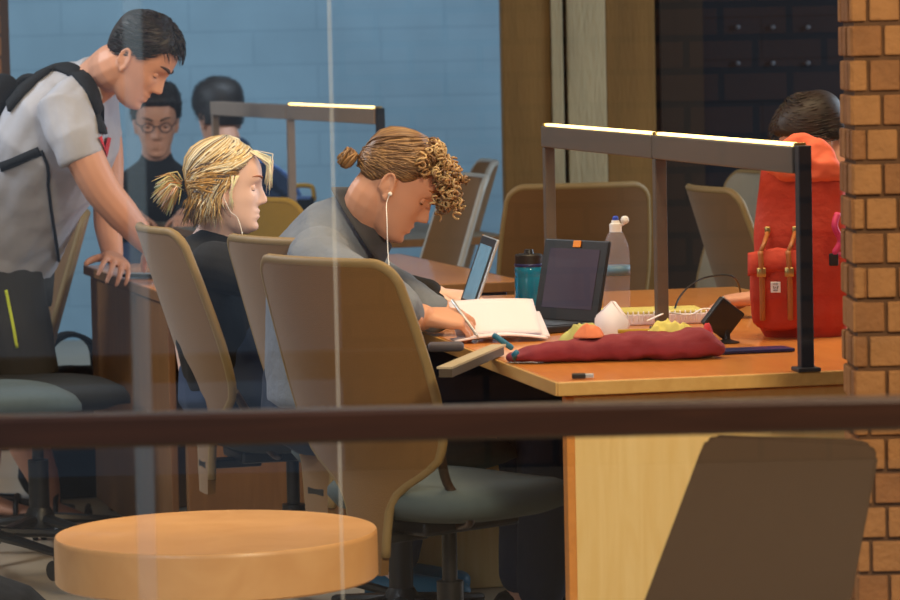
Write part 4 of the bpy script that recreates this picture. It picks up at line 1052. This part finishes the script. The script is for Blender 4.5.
# black tilted gadget
q = onz(724, 343, ZT); T = lt('phone_stand', 'black square gadget tilted on a small foot beside the maroon bag', 'gadget', q)
Mr = Matrix.Rotation(math.radians(38), 3, 'Y') @ Matrix.Rotation(.25, 3, 'Z')
b = B(); box(b, (-.002, 0, .052), (.064, .022, .070), Mr, .004); obj('slab', b, M_['black_plastic'], T, False)
b = B(); lathe(b, [(.026, 0), (.027, .002), (.018, .004), (.008, .008), (.006, .03)], 20, (.006, 0, 0)); obj('foot', b, M_['black_plastic'], T, 'auto')
b = B(); box(b, V((-.002, 0, .052)) + Mr @ V((-.018, -.0, .036)), (.02, .014, .003), Mr, .001); obj('lens', b, M_['silver'], T, False)
# blue folder + cable
q = onz(752, 352, ZT); T = tag(obj('folder', box(B(), (0, 0, .004), (.16, .07, .007), Matrix.Rotation(.0, 3, 'Z'), .002), M_['navy_plastic'], None, False), 'thin dark blue folder lying flat below the red backpack', 'folder'); T.location = q; T.rotation_euler = (0, 0, math.radians(14))
b = B(); pts = [onz(672, 322, .735), A(678, 300, 7.9), A(692, 284, 7.95), A(712, 276, 8.0), A(735, 278, 8.0), onz(750, 310, .735) + V((0, .2, 0))]; pts[-1].z = .733
tube(b, pts, .0022, 6, smooth=5); tag(obj('cable', b, M_['black_plastic']), 'thin dark cable arching above the table near the black gadget', 'cable')
# white cables on the notebook
b = B(); pts = [onz(x, y, .766) + V((0, .03, 0)) for x, y in ((648, 322), (668, 314), (690, 316), (704, 310), (722, 312), (735, 318))]; tube(b, pts, .002, 6, smooth=4); tag(obj('cable', b, M_['white']), 'white cable lying over the notebook toward the black gadget', 'cable')
# usb stick on the near edge
q = onz(582, 379, ZT); T = lt('usb_stick', 'tiny black and silver usb stick at the near table edge', 'usb stick', q)
b = B(); box(b, (-.006, 0, .006), (.026, .014, .010), bev=.002); obj('stick_case', b, M_['black_plastic'], T, False)
b = B(); box(b, (.014, 0, .006), (.016, .012, .008), bev=.001); obj('metal_plug', b, M_['silver'], T, False)
# bottles
q = onz(617, 311, ZT); T = lt('water_bottle', 'clear plastic water bottle with white and blue cap beside the black laptop', 'bottle', q)
gb = bpy.data.materials.new('clear_plastic'); gb.use_nodes = True; bs = gb.node_tree.nodes['Principled BSDF']; bs.inputs['Alpha'].default_value = .16; bs.inputs['Roughness'].default_value = .08; bs.inputs['Base Color'].default_value = (.75, .72, .85, 1)
b = B(); lathe(b, [(.020, 0), (.029, .002), (.032, .010), (.031, .03), (.0325, .035), (.031, .06), (.0325, .065), (.0325, .125), (.031, .13), (.0325, .135), (.030, .155), (.020, .180), (.0125, .190), (.0125, .198)], 32); obj('bottle_body', b, gb, T)
b = B(); lathe(b, [(.0331, .085), (.0331, .108)], 32); o = obj('bottle_label', b, mat('label_blue', (90, 130, 160), .4), T)
b = B(); lathe(b, [(.0145, .186), (.0145, .205), (.010, .208), (.009, .214)], 20); obj('cap', b, M_['white'], T, 'auto')
b = B(); lathe(b, [(.007, .214), (.0065, .222), (.003, .224)], 16); obj('spout', b, mat('blue', (40, 80, 210), .4), T)
b = B(); ball(b, (.022, 0, .214), (.010, .008, .010), 0, 14); tube(b, [(.010, 0, .20), (.020, 0, .205), (.022, 0, .21)], .003, 6); obj('cap_lid', b, M_['white'], T)
q = onz(530, 314, ZT); T = lt('drinking_bottle', 'blue drinking bottle with black lid between the two laptops', 'bottle', q)
mb = mat('blue_bottle', (30, 140, 185), .12, trans=.35)
b = B(); lathe(b, [(.028, 0), (.034, .003), (.035, .01), (.035, .085), (.0335, .09), (.035, .095), (.035, .105), (.032, .118)], 32); obj('bottle_body', b, mb, T)
b = B(); lathe(b, [(.031, .116), (.033, .118), (.033, .138), (.030, .141), (.012, .142), (.010, .152)], 28); obj('lid', b, M_['black_plastic'], T, 'auto')
b = B(); lathe(b, [(.0345, .112), (.0352, .113), (.0352, .118), (.0345, .119)], 28); obj('collar_ring', b, M_['navy_plastic'], T, 'auto')
# laptops
def laptop(name, label, loc, face_deg, w, d, tilt, m_case, m_scr, m_bez, badge=False, rim=None):
    """local: screen faces +x, base extends toward +x"""
    T = lt(name, label, 'laptop', loc, math.radians(face_deg))
    b = B(); box(b, (d / 2, 0, .008), (d, w, .014), bev=.003); obj('base', b, m_case, T, False)
    b = B(); box(b, (d * .42, 0, .0155), (d * .45, w * .86, .002)); obj('keyboard', b, M_['black_plastic'], T, False)
    ca = math.radians(tilt); Mx = Matrix.Rotation(-ca, 3, 'Y'); H = d
    b = B(); box(b, Mx @ V((0, 0, H / 2)) + V((0, 0, .012)), (.007, w, H), Mx, .003); L_ = obj('lid', b, m_case, T, False)
    b = B(); box(b, Mx @ V((.0042, 0, H / 2)) + V((0, 0, .012)), (.0012, w - .006, H - .006), Mx, .0005); obj('bezel', b, m_bez, L_, False)
    b = B(); box(b, Mx @ V((.0052, 0, H * .5 + .004)) + V((0, 0, .012)), (.0010, w - .05, H - .05), Mx); obj('screen', b, m_scr, L_, False)
    if badge:
        b = B(); box(b, Mx @ V((.0062, .005, H - .010)) + V((0, 0, .012)), (.003, .024, .015), Mx, .001); obj('webcam_cover', b, mat('orange_sticker', (235, 140, 30), .5), L_, False)
    if rim:
        b = B(); box(b, Mx @ V((-.0008, -w / 2 - .0008, H / 2)) + V((0, 0, .012)), (.0085, .002, H), Mx, .0005); obj('side_rim', b, rim, L_, False)
    return T
m_s1 = mat('screen_dark', (74, 70, 88), .08, var=.06, scale=3)
m_s2 = mat('screen_cool', (110, 150, 175), .2, var=.3, scale=30, emit=.25)
q = onz(566, 327, ZT)
laptop('laptop', 'black open laptop with orange sticker facing the viewer on the nearest table', (q.x, q.y + .0, ZT), -140, .215, .185, 13, M_['black_plastic'], m_s1, M_['black_plastic'], True)
q = onz(466, 318, ZT)
laptop('laptop', 'thin laptop seen edge-on beyond the writing hand of the curly-haired man', (q.x, q.y, ZT), 188, .22, .185, 20, M_['silver'], m_s2, M_['black_plastic'], rim=mat('warm_rim', (235, 170, 110), .35))
# papers and books by the writing hand
q = onz(498, 341, ZT); T = lt('open_book', 'open book with white pages under the writing hand', 'book', q, math.radians(10))
def pg(u, v): return V((-.085 + .17 * u, -.02 + .17 * v, .004 + .012 * math.sin(PI * u) + .03 * v))
b = B(); sheet(b, lambda u, v: V((-.10 + .20 * u, -.045 + .06 * v, .004 + .010 * math.sin(PI * u))), 16, 4, -.004); obj('lower_pages', b, M_['paper'], T)
b = B(); sheet(b, lambda u, v: V((-.088 + .185 * u, .0 + .10 * v, .012 + .066 * v + .004 * math.sin(PI * u) )), 12, 8, -.003); obj('raised_pages', b, M_['paper'], T)
b = B(); sheet(b, lambda u, v: V((-.085 + .20 * u, .006 + .11 * v, .004 + .045 * v)), 12, 8, -.003); obj('back_cover', b, M_['paper'], T)
# thick pale binder overhanging the left table edge
p0, p1 = A(441, 377, 6.98), A(512, 342, 7.12)
T = lt('binder', 'grey-brown ring binder lying across the left corner edge of the table', 'binder', onz(505, 352, ZT)); L0 = V(T.location)
pA, pB = onz(452, 369, .748), onz(506, 346, .748)
b = B(); dv = (pB - pA); nv = V((-dv.y, dv.x, 0)).normalized()
pA.z = .748; pB.z = .748
P = [pA, pB, pB + nv * .03, pA + nv * .03]
prism(b, P, V((0, 0, .004))); obj('upper_cover', b, mat('binder_cream', (176, 160, 132), .7), T, False, world=L0)
b = B(); prism(b, [p_ + V((0, 0, -.016)) for p_ in [pA + (pB - pA) * .0, pA + (pB - pA) * .96, pA + (pB - pA) * .96 + nv * .026, pA + nv * .026]], V((0, 0, .0155))); obj('page_block', b, mat('binder_grey', (72, 58, 42), .7), T, False, world=L0)
# teal marker
q = onz(502, 345, .745); b = B(); loft(b, [(V((-.020, 0, .004)), .008, .006), (V((.022, 0, -.001)), .008, .006)], V((0, 1, 0)), 14, e=3); o = tag(obj('marker', b, M_['teal']), 'stubby teal marker leaning between the book and the maroon bag', 'marker'); o.location = q + V((0, -.02, .008)); o.rotation_euler = (0, math.radians(30), 0)
# pen in the writing hand
b = B(); p0 = A(476, 334, 7.40); tube(b, [A(452, 300, 7.44), p0, p0 + (p0 - A(452, 300, 7.44)).normalized() * .01], [.0035, .0035, .0008], 8); tag(obj('pen', b, M_['silver']), 'slim pen held by the curly-haired man', 'pen')
# dark pencil case under the wrist
q = onz(446, 352, ZT); b = B(); loft(b, [(V((-.03, 0, .011)), .02, .010), (V((.03, 0, .011)), .02, .010)], V((0, 1, 0)), 16, e=3); o = tag(obj('pencil_case', b, mat('dark_grey', (74, 70, 82), .7)), 'small dark grey pencil case below the writing hand', 'pencil case'); o.location = q
# mouse under the standing man's hand
q = onz(136, 279, ZT); T = lt('phone', 'black and silver phone under the standing man\'s hand', 'phone', q + V((0, 0, 0)), math.radians(-30))
b = B(); box(b, (.0, .03, .008), (.10, .055, .010), bev=.004); obj('phone_case', b, M_['black_plastic'], T, False); b = B(); box(b, (0, .03, .0137), (.092, .048, .0012)); obj('screen', b, M_['silver'], T, False)
# yellow bag on the far table
q = onz(310, 204, ZT); T = lt('tote_bag', 'small yellow and dark bag on the far table behind the rail post', 'bag', (q.x, min(q.y, 13.45), ZT), 0)
b = B(); box(b, (0, 0, .03), (.085, .05, .06), bev=.012); obj('bag_body', b, M_['black_cloth'], T)
b = B(); tube(b, [(-.040, -.0, .04), (-.038, -.0, .085), (-.02, -.0, .1), (.02, -.0, .1), (.038, -.0, .088), (.042, 0, .04)], .009, 8, smooth=4); obj('handle', b, M_['mustard'], T)
b = B(); box(b, (0, -.026, .055), (.06, .004, .012), bev=.001); obj('pale_band', b, mat('pale_blue', (0, 0, 0)), T, False)
# blue ring binder inside the second table
q = A(493, 299, 9.42); T = tag(obj('blue_binder', box(B(), (0, 0, 0), (.075, .05, .03), bev=.003), mat('binder_blue', (50, 95, 150), .6), None, False), 'blue box edge tucked under the second table top', 'box'); T.location = (q.x, q.y, .678)

# ------------------------------------------------------------------ light
def area(name, loc, aim, size, power, col, size_y=None):
    l = bpy.data.lights.new(name, 'AREA'); l.energy = power; l.color = col; l.size = size
    if size_y: l.shape = 'RECTANGLE'; l.size_y = size_y
    o = bpy.data.objects.new(name, l); COL.objects.link(o); o.location = loc
    o.rotation_euler = (V(aim) - V(loc)).to_track_quat('-Z', 'Y').to_euler(); return o
WARM, COOL = (1, .72, .42), (.72, .86, 1)
area('ceiling_light_near', (.75, 7.3, 2.75), (.45, 7.4, .7), 1.2, 62, WARM, 2.0)
area('ceiling_light_left', (-.9, 7.6, 2.8), (-.5, 8.4, .9), 1.0, 26, WARM, 2.2)
area('daylight_right', (3.6, 10.4, 2.0), (-.6, 8.8, 1.1), 2.2, 120, COOL, 2.0)
area('daylight_left', (-3.6, 12.5, 2.2), (-.5, 16.4, 1.5), 3, 90, COOL, 1.6)
area('wall_fill', (.1, 13.6, 2.9), (.1, 16.5, 1.5), 2.4, 105, COOL, 1.2)  # unseen lamp added to brighten the blue back wall
area('sky_outside', (-2.8, 2.4, 2.8), (-.5, 8, 1.0), 2.4, 58, (.86, .92, 1), 1.6)
area('panel_fill', (1.3, 3.2, 2.7), (.55, 6.6, .3), .5, 130, (1, .80, .52), .5)  # unseen lamp added to brighten the maple end panel
area('brick_fill', (2.2, 0.6, 3.2), (2.2, -2, 1.4), 1.5, 75, (1, .85, .7), 1)  # unseen lamp added so the outside brick shows in the glass
area('left_floor', (-2.6, 9.0, 2.6), (-1.5, 8.6, 0), 1.0, 60, (.9, .95, 1), 1.0)  # unseen lamp added to brighten the floor at lower left
w = bpy.data.worlds.new('world'); scene.world = w; w.use_nodes = True
w.node_tree.nodes['Background'].inputs[0].default_value = (.42, .55, .75, 1); w.node_tree.nodes['Background'].inputs[1].default_value = .34
scene.view_settings.view_transform = 'Standard'; scene.view_settings.look = 'None'; scene.view_settings.gamma = 1; scene.view_settings.use_curve_mapping = False
scene.view_settings.exposure = 0
